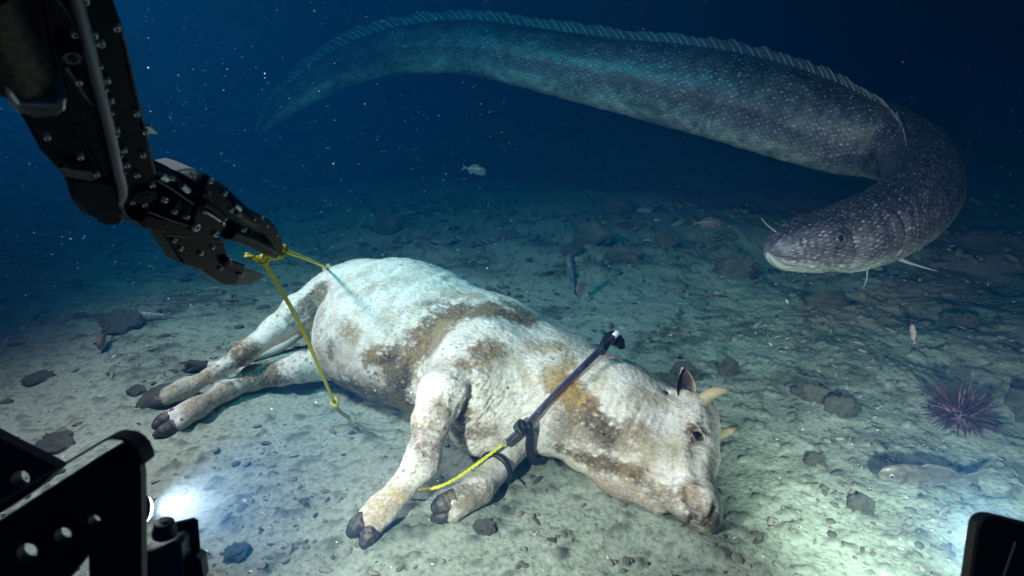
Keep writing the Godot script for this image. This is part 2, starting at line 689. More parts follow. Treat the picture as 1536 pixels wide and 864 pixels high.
	f.chain([v.call(-0.32, 0.43, -2.60), v.call(-0.36, 0.38, -2.46), v.call(-0.39, 0.25, -2.33), v.call(-0.48, 0.16, -2.25), v.call(-0.55, 0.10, -2.20), v.call(-0.59, 0.075, -2.155)], [0.112, 0.080, 0.072, 0.050, 0.058, 0.046], 0.045)
	# lower foreleg, folded under the chest
	f.chain([v.call(0.0, 0.14, -2.64), v.call(-0.08, 0.09, -2.50), v.call(-0.15, 0.08, -2.36), v.call(-0.22, 0.08, -2.30)], [0.09, 0.066, 0.066, 0.06], 0.03)
	# pasterns down to the claws
	for q in CLAWS:
		f.bone(q[0] * 0.35 + q[2] * 0.65, q[0] * 0.9 + q[1] * 0.1, 0.046, 0.040, 0.025)
	# creases: groin, armpit
	f.bone(v.call(-1.20, 0.62, -3.72), v.call(-1.22, 0.30, -3.55), 0.02, 0.03, 0.05, up, 1.0, true)
	f.bone(v.call(-0.19, 0.46, -2.60), v.call(-0.27, 0.25, -2.50), 0.015, 0.02, 0.05, up, 1.0, true)
	return f


# stains of the hide, and dark colour at groin, armpit, mouth and nostril: [from, to, reach, colour (linear), strength]
const STAINS_AND_CREASES := [
	[Vector3(-0.28, 0.66, -3.13), Vector3(-0.67, 0.40, -2.99), 0.075, Color(0.15, 0.09, 0.035), 0.9],
	[Vector3(-0.38, 0.60, -3.04), Vector3(-0.57, 0.39, -2.94), 0.065, Color(0.24, 0.17, 0.085), 0.85],
	[Vector3(0.08, 0.63, -3.08), Vector3(-0.12, 0.67, -3.14), 0.075, Color(0.13, 0.08, 0.035), 0.9],
	[Vector3(-0.12, 0.68, -3.08), Vector3(-0.42, 0.53, -2.93), 0.07, Color(0.21, 0.155, 0.085), 0.85],
	[Vector3(-0.03, 0.66, -3.23), Vector3(0.12, 0.61, -3.17), 0.05, Color(0.10, 0.075, 0.05), 0.8],
	[Vector3(-0.55, 0.62, -3.20), Vector3(-0.42, 0.66, -3.22), 0.035, Color(0.12, 0.10, 0.11), 0.7],
	[Vector3(-0.13, 0.59, -2.71), Vector3(-0.10, 0.59, -2.74), 0.075, Color(0.24, 0.15, 0.075), 0.9],
	[Vector3(-0.13, 0.59, -2.71), Vector3(-0.13, 0.59, -2.71), 0.022, Color(0.08, 0.045, 0.035), 1.0],
	[Vector3(-0.21, 0.58, -2.65), Vector3(-0.24, 0.57, -2.65), 0.045, Color(0.30, 0.2, 0.09), 0.7],
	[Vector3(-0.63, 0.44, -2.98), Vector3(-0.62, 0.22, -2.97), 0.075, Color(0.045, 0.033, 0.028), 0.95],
	[Vector3(-0.78, 0.40, -3.08), Vector3(-0.70, 0.46, -3.06), 0.05, Color(0.24, 0.16, 0.06), 0.8],
	[Vector3(-1.05, 0.10, -3.28), Vector3(-0.50, 0.10, -2.95), 0.12, Color(0.10, 0.08, 0.045), 0.9],
	[Vector3(-0.95, 0.24, -3.08), Vector3(-0.66, 0.22, -2.98), 0.07, Color(0.18, 0.15, 0.10), 0.6],
	[Vector3(-0.90, 0.53, -3.18), Vector3(-0.87, 0.51, -3.15), 0.055, Color(0.32, 0.25, 0.13), 0.7],
	[Vector3(-1.02, 0.41, -3.21), Vector3(-1.02, 0.36, -3.20), 0.035, Color(0.17, 0.12, 0.06), 0.7],
	[Vector3(-1.10, 0.52, -3.40), Vector3(-1.08, 0.30, -3.24), 0.045, Color(0.33, 0.29, 0.16), 0.6],
	[Vector3(0.26, 0.42, -2.66), Vector3(0.33, 0.34, -2.61), 0.075, Color(0.40, 0.26, 0.06), 0.95],
	[Vector3(0.18, 0.45, -2.70), Vector3(0.28, 0.50, -2.78), 0.05, Color(0.42, 0.33, 0.14), 0.7],
	[Vector3(0.38, 0.37, -2.60), Vector3(0.36, 0.36, -2.60), 0.04, Color(0.33, 0.19, 0.05), 0.9],
	[Vector3(0.26, 0.27, -2.59), Vector3(0.50, 0.26, -2.48), 0.085, Color(0.20, 0.17, 0.12), 0.7],
	[Vector3(0.36, 0.31, -2.57), Vector3(0.44, 0.27, -2.50), 0.055, Color(0.08, 0.06, 0.04), 0.8],
	[Vector3(0.22, 0.14, -2.56), Vector3(0.56, 0.17, -2.36), 0.035, Color(0.10, 0.065, 0.035), 0.95],
	[Vector3(0.39, 0.07, -2.45), Vector3(0.58, 0.07, -2.30), 0.05, Color(0.27, 0.20, 0.14), 0.65],
	[Vector3(0.82, 0.322, -2.45), Vector3(0.825, 0.30, -2.38), 0.046, Color(0.10, 0.065, 0.045), 0.95],
	[Vector3(0.76, 0.16, -2.24), Vector3(0.76, 0.16, -2.17), 0.048, Color(0.24, 0.18, 0.12), 0.65],
	[Vector3(0.86, 0.20, -2.28), Vector3(0.92, 0.24, -2.52), 0.035, Color(0.26, 0.21, 0.15), 0.5],
	[Vector3(0.63, 0.12, -2.28), Vector3(0.69, 0.09, -2.20), 0.05, Color(0.20, 0.165, 0.12), 0.65],
	[Vector3(0.57, 0.20, -2.36), Vector3(0.65, 0.14, -2.26), 0.05, Color(0.22, 0.18, 0.11), 0.6],
	[Vector3(0.76, 0.12, -2.11), Vector3(0.82, 0.10, -2.11), 0.045, Color(0.085, 0.055, 0.055), 1.0],
	[Vector3(0.70, 0.05, -2.19), Vector3(0.76, 0.04, -2.14), 0.030, Color(0.05, 0.035, 0.035), 1.0],
	[Vector3(0.727, 0.170, -2.235), Vector3(0.757, 0.073, -2.150), 0.016, Color(0.03, 0.02, 0.02), 1.0],
	[Vector3(0.815, 0.140, -2.115), Vector3(0.83, 0.155, -2.145), 0.020, Color(0.03, 0.02, 0.02), 1.0],
	[Vector3(0.86, 0.22, -2.60), Vector3(0.90, 0.27, -2.55), 0.05, Color(0.25, 0.20, 0.13), 0.5],
	[Vector3(0.55, 0.30, -2.50), Vector3(0.62, 0.26, -2.40), 0.05, Color(0.33, 0.27, 0.17), 0.55],
	[Vector3(0.60, 0.42, -2.62), Vector3(0.70, 0.40, -2.60), 0.04, Color(0.36, 0.30, 0.19), 0.5],
	[Vector3(0.10, 0.56, -2.85), Vector3(0.24, 0.54, -2.86), 0.05, Color(0.36, 0.28, 0.16), 0.6],
	[Vector3(-0.36, 0.68, -3.30), Vector3(-0.20, 0.69, -3.28), 0.05, Color(0.38, 0.32, 0.2), 0.55],
	[Vector3(-0.80, 0.66, -3.42), Vector3(-0.62, 0.70, -3.44), 0.05, Color(0.42, 0.37, 0.25), 0.5],
	[Vector3(-0.41, 0.36, -2.40), Vector3(-0.37, 0.28, -2.30), 0.055, Color(0.27, 0.22, 0.22), 0.75],
	[Vector3(-0.33, 0.44, -2.45), Vector3(-0.31, 0.34, -2.40), 0.04, Color(0.30, 0.23, 0.13), 0.6],
	[Vector3(-0.57, 0.13, -2.13), Vector3(-0.48, 0.18, -2.20), 0.06, Color(0.36, 0.29, 0.16), 0.7],
	[Vector3(-0.20, 0.10, -2.28), Vector3(-0.12, 0.08, -2.32), 0.06, Color(0.21, 0.18, 0.13), 0.75],
	[Vector3(-1.59, 0.15, -3.42), Vector3(-1.47, 0.14, -3.42), 0.075, Color(0.10, 0.075, 0.05), 0.9],
	[Vector3(-1.78, 0.11, -3.08), Vector3(-1.67, 0.12, -3.26), 0.05, Color(0.24, 0.19, 0.12), 0.65],
	[Vector3(-1.68, 0.29, -3.44), Vector3(-1.58, 0.29, -3.36), 0.075, Color(0.16, 0.115, 0.06), 0.9],
	[Vector3(-2.05, 0.08, -3.27), Vector3(-1.76, 0.20, -3.30), 0.06, Color(0.24, 0.20, 0.12), 0.6],
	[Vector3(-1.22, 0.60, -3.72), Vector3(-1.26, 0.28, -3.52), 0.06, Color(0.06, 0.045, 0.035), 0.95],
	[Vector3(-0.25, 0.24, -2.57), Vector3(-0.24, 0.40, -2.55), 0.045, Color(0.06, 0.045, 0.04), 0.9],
	[Vector3(-0.28, 0.20, -2.62), Vector3(-0.10, 0.24, -2.58), 0.04, Color(0.14, 0.10, 0.08), 0.7],
	[Vector3(-1.30, 0.52, -3.66), Vector3(-1.40, 0.40, -3.58), 0.035, Color(0.10, 0.08, 0.06), 0.7],
]


func hide_at(p: Vector3) -> Color:
	var n := noise_a.get_noise_3dv(p * 5.0)
	var m := noise_a.get_noise_3dv(p * 22.0 + Vector3(3, 7, 1))
	var c := Color(0.83, 0.82, 0.79).lerp(Color(0.70, 0.67, 0.59), clampf(0.35 + n * 1.1, 0.0, 1.0))
	var streak := noise_a.get_noise_3d((p.x * 0.87 + p.z * 0.49) * 16.0, p.y * 60.0, (p.z * 0.87 - p.x * 0.49) * 60.0)
	var fine := noise_b.get_noise_3dv(p * 75.0)
	var warp := n * 0.7 + m * 0.8 + streak * 0.7
	c = c * (1.0 + streak * 0.14 + fine * 0.10)
	for s in STAINS_AND_CREASES:
		var a: Vector3 = s[0]
		var ab: Vector3 = s[1] - a
		var l := ab.length_squared()
		var t := 0.0 if l < 1e-6 else clampf((p - a).dot(ab) / l, 0.0, 1.0)
		var d: float = (p - a - ab * t).length() / s[2]
		if d > 2.0:
			continue
		var w: float = smoothstep(1.55, 0.5, d + warp) * s[4]
		if w > 0.01:
			var tint: Color = s[3]
			c = c.lerp(tint * Color(1.04, 0.97, 0.91) * (0.85 + m * 0.7 + streak * 0.9), clampf(w * (1.15 + m * 0.8 + streak * 1.0 + fine * 0.6), 0.0, 1.0))
	# ochre and grey scum in broad torn sheets
	c = c.lerp(Color(0.36, 0.29, 0.15), smoothstep(0.18, 0.42, noise_b.get_noise_3dv(p * 3.1 + Vector3(17, 3, 8)) + streak * 0.3 + m * 0.25) * 0.30)
	c = c.lerp(Color(0.30, 0.28, 0.25), smoothstep(0.2, 0.45, noise_a.get_noise_3dv(p * 4.3 + Vector3(2, 31, 4)) + streak * 0.35) * 0.30)
	# small sores and specks, and the mud that has settled low on the hide
	var spot := noise_c.get_noise_3dv(p * 26.0)
	var spot_b := noise_c.get_noise_3dv(p * 55.0 + Vector3(9, 2, 5))
	var share := clampf(noise_b.get_noise_3dv(p * 2.2) + 0.35, 0.0, 1.0)
	c = c.lerp(Color(0.10, 0.07, 0.045), smoothstep(0.44, 0.66, spot) * 0.9 * share)
	c = c.lerp(Color(0.12, 0.085, 0.05), smoothstep(0.47, 0.68, spot_b) * 0.85 * share)
	c = c.lerp(Color(0.42, 0.33, 0.16), smoothstep(0.15, 0.5, noise_b.get_noise_3dv(p * 7.0 + Vector3(5, 5, 5))) * 0.35)
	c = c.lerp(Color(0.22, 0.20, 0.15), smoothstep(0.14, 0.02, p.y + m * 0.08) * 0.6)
	c.a = 1.0
	return c


func wrinkle_at(p: Vector3) -> float:
	var d := noise_a.get_noise_3dv(p * 9.0) * 0.006 + noise_b.get_noise_3dv(p * 38.0) * 0.0022
	# folds that fan out from the armpit over the brisket
	var w := smoothstep(0.34, 0.05, p.distance_to(Vector3(-0.16, 0.30, -2.60)))
	if w > 0.0:
		var q := Vector3(p.x * 6.0 + p.y * 5.0, (p.y - p.x * 0.8) * 17.0, p.z * 6.0)
		d += (absf(noise_b.get_noise_3dv(q)) - 0.3) * -0.028 * w
	# folds across the throat and neck
	w = smoothstep(0.30, 0.08, p.distance_to(Vector3(0.52, 0.26, -2.60)))
	if w > 0.0:
		d += (absf(noise_b.get_noise_3dv(Vector3((p.x + p.z * 0.7) * 13.0, p.y * 7.0, p.z * 5.0))) - 0.3) * -0.012 * w
	# slack skin over the ribs
	var along := p.x * 0.87 + p.z * 0.49
	w = smoothstep(0.55, 0.2, absf(p.x + 0.45)) * smoothstep(0.25, 0.45, p.y)
	d += sin(along * 62.0 + noise_c.get_noise_3dv(p * 3.0) * 2.0) * 0.004 * w
	return d


func cow_mesh() -> ArrayMesh:
	var f := cow_flesh()
	f.mesh()
	var n := smooth_normals(f.verts, f.faces)
	var col := PackedColorArray()
	col.resize(f.verts.size())
	for i in f.verts.size():
		col[i] = hide_at(f.verts[i])
	for i in f.verts.size():
		f.verts[i] += n[i] * wrinkle_at(f.verts[i])
	for i in f.verts.size():
		if rng.randf() < 0.045 and f.verts[i].y > 0.05 and f.verts[i].z > -4.4:
			hair_roots.append(f.verts[i])
			hair_out.append(n[i])
			hair_tone.append(col[i])
	return indexed(f.verts, f.faces, col)


# short wet hair lying along the hide, each a narrow blade
func hair_mesh() -> ArrayMesh:
	var v := PackedVector3Array()
	var idx := PackedInt32Array()
	var col := PackedColorArray()
	for i in hair_roots.size():
		var p := hair_roots[i]
		var up := hair_out[i]
		var flow := Vector3(-0.8, -0.35 + noise_b.get_noise_3dv(p * 2.0), -0.35 + noise_b.get_noise_3dv(p * 2.0 + Vector3(9, 1, 4)))
		flow = (flow - up * flow.dot(up)).normalized()
		flow = (flow + flow.cross(up) * rng.randf_range(-0.35, 0.35)).normalized()
		var l := rng.randf_range(0.012, 0.034)
		var w := flow.cross(up) * rng.randf_range(0.0008, 0.0016)
		var a := v.size()
		v.append_array([p - w + up * 0.0005, p + w + up * 0.0005, p + flow * l + up * l * rng.randf_range(0.06, 0.22)])
		idx.append_array([a, a + 1, a + 2])
		var c := hair_tone[i] * rng.randf_range(0.75, 1.35)
		col.append_array([c, c, c])
	return indexed(v, idx, col)


func claw_mesh(q: Array) -> ArrayMesh:
	var f := Flesh.new()
	f.cell = 0.007
	var r: float = q[3] * 0.92
	var a: Vector3 = q[0]
	var b: Vector3 = q[1]
	var dir := (b - a).normalized()
	var out := (dir.cross(Vector3.UP)).normalized()
	var sole := out.cross(dir)
	if sole.y > 0.0: sole = -sole
	f.bone(a - dir * 0.005, a + (b - a) * 0.55, r, r * 0.88, 0.03, out, 0.9)
	f.bone(a + (b - a) * 0.5 - sole * 0.0, b - dir * r * 0.4, r * 0.85, r * 0.45, 0.03, out, 0.85)
	# the flat sole and the cut top edge
	f.bone(a + sole * (r * 0.8 + 0.6), b + sole * (r * 0.62 + 0.6), 0.6, 0.6, 0.006, Vector3.UP, 1.0, true)
	f.bone(a - dir * (0.5 + r * 0.35), a - dir * (0.5 + r * 0.36), 0.5, 0.5, 0.01, Vector3.UP, 1.0, true)
	f.mesh()
	var col := PackedColorArray()
	for i in f.verts.size():
		var p := f.verts[i]
		var t := (p - a).dot(dir) / a.distance_to(b)
		f.verts[i] = p + (p - a - dir * (p - a).dot(dir)).normalized() * (sin(t * 34.0) * 0.0009 + noise_a.get_noise_3dv(p * 45.0) * 0.004)
		var m := noise_a.get_noise_3dv(p * 30.0)
		var c := Color(0.035, 0.03, 0.032).lerp(Color(0.20, 0.17, 0.12), clampf(0.45 - t * 0.7 + m * 1.1 + 0.1 * sin(t * 30.0), 0.0, 1.0))
		col.append(c)
	return indexed(f.verts, f.faces, col)


# a cupped leaf with a rim: pale outside, dark and bare inside
func ear_mesh(root: Vector3, tip: Vector3, face: Vector3, half: float) -> ArrayMesh:
	var axis := tip - root
	var y := axis.normalized()
	var z := (face - y * face.dot(y)).normalized()
	var x := y.cross(z)
	var v := PackedVector3Array()
	var idx := PackedInt32Array()
	var col := PackedColorArray()
	var rows := 16
	var cols := 14
	for layer in 2:
		for i in rows + 1:
			var t := float(i) / rows
			var w := half * (0.45 + 0.55 * sin(PI * clampf(t * 0.85 + 0.12, 0.0, 1.0))) * sqrt(maxf(1.0 - pow(t, 3.5), 0.0))
			for j in cols + 1:
				var s := float(j) / cols * 2.0 - 1.0
				var cup := 0.040 * (s * s - 0.55) * (1.0 - t * 0.5)
				var p := root + axis * t + x * (w * s) + z * (cup - 0.018 * t * t)
				p += (z * -0.007 * (1.0 - s * s * 0.8)) if layer == 1 else Vector3.ZERO
				p += z * noise_a.get_noise_3dv(p * 30.0) * 0.006
				v.append(p)
				var m := noise_a.get_noise_3dv(p * 40.0)
				var inner := Color(0.045, 0.026, 0.036).lerp(Color(0.30, 0.25, 0.22), smoothstep(0.45, 0.1, t + m * 0.4))
				var rim := smoothstep(0.78, 0.98, absf(s) + m * 0.2)
				col.append(inner.lerp(Color(0.40, 0.35, 0.29), rim * 0.8) if layer == 0 else Color(0.52, 0.48, 0.40) * (1.0 + m * 0.6))
	var row := cols + 1
	var half_n := (rows + 1) * row
	for i in rows:
		for j in cols:
			var a := i * row + j
			idx.append_array([a, a + row, a + 1, a + 1, a + row, a + row + 1])
			var b := a + half_n
			idx.append_array([b, b + 1, b + row, b + 1, b + row + 1, b + row])
	for i in rows:
		for e in [0, cols]:
			var a: int = i * row + e
			var b: int = a + half_n
			idx.append_array([a, b, a + row, b, b + row, a + row])
	return indexed(v, idx, col)


func horn_mesh(pts: Array, radii: Array) -> ArrayMesh:
	var p := curve_points(pts, 8)
	var r := curve_values(radii, 8)
	for i in r.size():
		r[i] *= 1.0 + 0.06 * sin(i * 2.4) * (1.0 - float(i) / r.size())
	var m := tube(p, r, 16)
	var arr := m.surface_get_arrays(0)
	var col := PackedColorArray()
	var total: float = arr[Mesh.ARRAY_TEX_UV][p.size() * 16 - 1].y
	for i in arr[Mesh.ARRAY_VERTEX].size():
		var t: float = arr[Mesh.ARRAY_TEX_UV][i].y / total
		var c := Color(0.26, 0.23, 0.18).lerp(Color(0.44, 0.35, 0.22), smoothstep(0.1, 0.5, t)).lerp(Color(0.06, 0.04, 0.03), smoothstep(0.72, 1.0, t))
		col.append(c * (1.0 + 0.35 * noise_a.get_noise_3dv(arr[Mesh.ARRAY_VERTEX][i] * 40.0)))
	return indexed(arr[Mesh.ARRAY_VERTEX], arr[Mesh.ARRAY_INDEX], col)


func build_cow() -> void:
	var o := base("cow", Vector3.ZERO)
	tag(o, "dead white cow with brown stains lying on its side on the sea bed", "cow")
	var hide := StandardMaterial3D.new()
	hide.vertex_color_use_as_albedo = true
	hide.roughness = 0.62
	hide.metallic_specular = 0.4
	hide.uv1_triplanar = true
	hide.uv1_scale = Vector3(1.3, 4.2, 1.9)
	hide.albedo_texture = noise_tex(0.035, 5, 21, 1024, ramp([[0.0, lin(0.34, 0.29, 0.22)], [0.26, lin(0.68, 0.62, 0.53)], [0.42, lin(0.93, 0.91, 0.87)], [0.6, lin(1, 1, 1)], [1.0, lin(1, 1, 1)]]))
	hide.heightmap_enabled = true
	hide.heightmap_scale = 0.28
	hide.heightmap_texture = noise_tex(0.04, 5, 23, 1024)
	var body := put(cow_mesh(), "body", hide, o)
	var hair := StandardMaterial3D.new()
	hair.vertex_color_use_as_albedo = true
	hair.roughness = 0.6
	hair.cull_mode = BaseMaterial3D.CULL_DISABLED
	put(hair_mesh(), "hair", hair, body).set_meta("kind", "stuff")
	var horny := StandardMaterial3D.new()
	horny.vertex_color_use_as_albedo = true
	horny.roughness = 0.6
	for q in CLAWS:
		put(claw_mesh(q), "hoof", horny, o)
	var h0 := head_at(0.0, 0.05, 0.085)
	put(horn_mesh([h0, h0 + Vector3(0.035, 0.060, 0.01), h0 + Vector3(0.080, 0.092, 0.02), h0 + Vector3(0.145, 0.098, 0.02)], [0.040, 0.032, 0.022, 0.004]), "horn", horny, o)
	var h1 := head_at(0.0, 0.05, -0.085)
	put(horn_mesh([h1, h1 + Vector3(0.06, -0.035, -0.03), h1 + Vector3(0.12, -0.045, -0.06), h1 + Vector3(0.18, -0.02, -0.07)], [0.038, 0.031, 0.024, 0.008]), "horn", horny, o)
	var ear := head_at(-0.01, -0.01, 0.11)
	var skin := StandardMaterial3D.new()
	skin.vertex_color_use_as_albedo = true
	skin.roughness = 0.6
	skin.cull_mode = BaseMaterial3D.CULL_DISABLED
	put(ear_mesh(ear + Vector3(0, 0.018, 0.0), ear + Vector3(-0.002, 0.172, -0.035), EAR_FACE, 0.054), "ear", skin, o)
	var ball := SphereMesh.new()
	ball.radius = 0.0215
	ball.height = 0.043
	ball.radial_segments = 20
	ball.rings = 12
	put(ball, "eye", plain(lin(0.012, 0.010, 0.012), 0.08), o, Transform3D(Basis(), EYE + Vector3(-0.009, -0.006, -0.006)))
	# the tail: a white dock that lies behind the legs and ends in a dark tuft
	var tail := put(tube(curve_points([Vector3(-1.34, 0.30, -4.12), Vector3(-1.62, 0.07, -4.00), Vector3(-1.86, 0.05, -3.80), Vector3(-2.06, 0.05, -3.72)], 8), curve_values([0.05, 0.035, 0.026, 0.022], 8), 10), "tail", plain(lin(0.55, 0.52, 0.44), 0.7), o)
	var f := Flesh.new()
	f.cell = 0.008
	for k in 9:
		var e := Vector3(-2.12 - rng.randf() * 0.05, 0.03 + rng.randf() * 0.07, -3.70 + rng.randf_range(-0.05, 0.05))
		f.bone(Vector3(-2.03, 0.05, -3.735), e, 0.020, 0.006, 0.015)
	f.mesh()
	put(indexed(f.verts, f.faces), "tuft", plain(lin(0.03, 0.026, 0.024), 0.8), tail)


# ---------------------------------------------------------------- the giant eel

# [middle of the body, its half height, how far its back leans into the bend (degrees)] from the snout to the tail
const EEL := [
	[Vector3(1.767, 0.719, -4.130), 0.020, 0],
	[Vector3(2.014, 0.749, -4.200), 0.185, 0],
	[Vector3(2.247, 0.763, -4.280), 0.220, 0],
	[Vector3(2.536, 0.784, -4.420), 0.265, 4],
	[Vector3(2.849, 0.821, -4.620), 0.290, 10],
	[Vector3(3.189, 0.903, -4.900), 0.315, 20],
	[Vector3(3.522, 1.019, -5.300), 0.345, 30],
	[Vector3(3.721, 1.166, -5.750), 0.348, 34],
	[Vector3(3.668, 1.275, -6.150), 0.376, 30],
	[Vector3(3.372, 1.359, -6.400), 0.423, 22],
	[Vector3(2.971, 1.492, -6.600), 0.451, 14],
	[Vector3(2.333, 1.680, -6.800), 0.451, 8],
	[Vector3(1.668, 1.826, -7.000), 0.418, 4],
	[Vector3(0.972, 1.951, -7.200), 0.367, 0],
	[Vector3(0.241, 2.102, -7.400), 0.329, 0],
	[Vector3(-0.523, 2.234, -7.600), 0.296, 0],
	[Vector3(-1.328, 2.206, -7.800), 0.263, 0],
	[Vector3(-2.023, 2.043, -8.000), 0.230, 0],
	[Vector3(-2.602, 1.772, -8.200), 0.183, 0],
	[Vector3(-3.000, 1.536, -8.300), 0.141, 0],
	[Vector3(-3.330, 1.238, -8.400), 0.028, 0],
]
const EEL_SIDES := 96


func eel_skin() -> ImageTexture:
	var w := 768
	var h := 1024
	var im := Image.create(w, h, false, Image.FORMAT_RGB8)
	var back := Color(0.060, 0.046, 0.074)
	var flank := Color(0.152, 0.120, 0.158)
	var belly := Color(0.52, 0.55, 0.52)
	var tone := []
	for x in w:
		var a := absf(float(x) / w - 0.5) * 2.0      # 1 on the back, 0 under the belly
		var c := belly.lerp(flank, smoothstep(0.20, 0.46, a)).lerp(back, smoothstep(0.5, 0.92, a))
		tone.append(c)
	for y in h:
		for x in w:
			var wob := noise_b.get_noise_3d(cos(TAU * x / w) * 3.0, sin(TAU * x / w) * 3.0, sin(TAU * y / h) * 2.0 + cos(TAU * y / h) * 5.0)
			var c: Color = tone[x] * (1.0 + wob * 0.7)
			var net := absf(sin(PI * (x / 16.0 + y / 32.0)) * sin(PI * (x / 16.0 - y / 32.0)))
			c = c * (0.72 + 0.55 * net)
			im.set_pixel(x, y, c.linear_to_srgb())
	var r := RandomNumberGenerator.new()
	r.seed = 41
	# pale flecks of the scales, long along the body, in loose rows
	for n in 64 * 46:
		var row := n / 46
		var a := ((n % 46) + 0.5 * (row % 2) + r.randf_range(-0.28, 0.28)) / 46.0
		var from_back := absf(a - 0.5) * 2.0
		var many := smoothstep(0.14, 0.34, from_back) * (1.0 - 0.25 * smoothstep(0.7, 0.95, from_back))
		if r.randf() > many * 0.88:
			continue
		var cx := int(a * w)
		var cy := posmod(int((row + r.randf_range(-0.3, 0.3)) * h / 64.0), h)
		var ln := r.randf_range(3.0, 7.5)
		var wd := r.randf_range(1.4, 3.6)
		var tint := Color(0.66, 0.65, 0.64) * pow(r.randf(), 1.3) * 0.85 + Color(0.12, 0.12, 0.12)
		for dy in range(-10, 11):
			for dx in range(-5, 6):
				var e := pow(dy / ln, 2) + pow((dx + dy * 0.25) / wd, 2)
				if e < 1.0:
					var px := posmod(cx + dx, w)
					var py := posmod(cy + dy, h)
					im.set_pixel(px, py, im.get_pixel(px, py).lerp(tint.linear_to_srgb(), 0.9 * (1.0 - e * 0.5)))
	return ImageTexture.create_from_image(im)


func bell(x: float, width: float) -> float:
	return exp(-x * x / (width * width))


# how far the skin of the head stands out at distance s from the snout and angle a from the crest of the back
func eel_relief(s: float, a: float, r: float) -> float:
	var d := 0.0
	var am := deg_to_rad(99.0 + 26.0 * clampf(s / 0.45, 0.0, 1.0))
	var across := (a - am) * maxf(r, 0.05)
	var open := smoothstep(0.50, 0.44, s)
	d -= 0.030 * bell(across, 0.008) * open
	d += 0.016 * bell(across - 0.030, 0.022) * open + 0.010 * bell(across + 0.026, 0.016) * open
	d += 0.030 * bell(s - 0.37, 0.09) * bell((a - deg_to_rad(66.0)) * r, 0.075)
	d -= 0.020 * bell(s - 0.37, 0.035) * bell((a - deg_to_rad(70.0)) * r, 0.033)
	var nose := Vector2(s - 0.150, (a - deg_to_rad(62.0)) * r).length()
	d += 0.009 * bell(nose - 0.024, 0.009) - 0.022 * bell(nose, 0.011)
	d += 0.030 * bell(s - 0.66, 0.13) * bell((a - deg_to_rad(86.0)) * r, 0.12)
	d -= 0.016 * bell((s - 0.50) - (a - 1.4) * 0.06, 0.022) * smoothstep(0.7, 1.2, a)
	d -= 0.024 * bell((s - 0.93) + pow(a - 1.5, 2) * 0.10, 0.022) * smoothstep(0.6, 1.1, a)
	d += 0.016 * bell((s - 0.87) + pow(a - 1.5, 2) * 0.10, 0.05) * smoothstep(0.6, 1.1, a)
	d -= 0.018 * bell(a * r, 0.05) * bell(s - 0.36, 0.16)
	return d


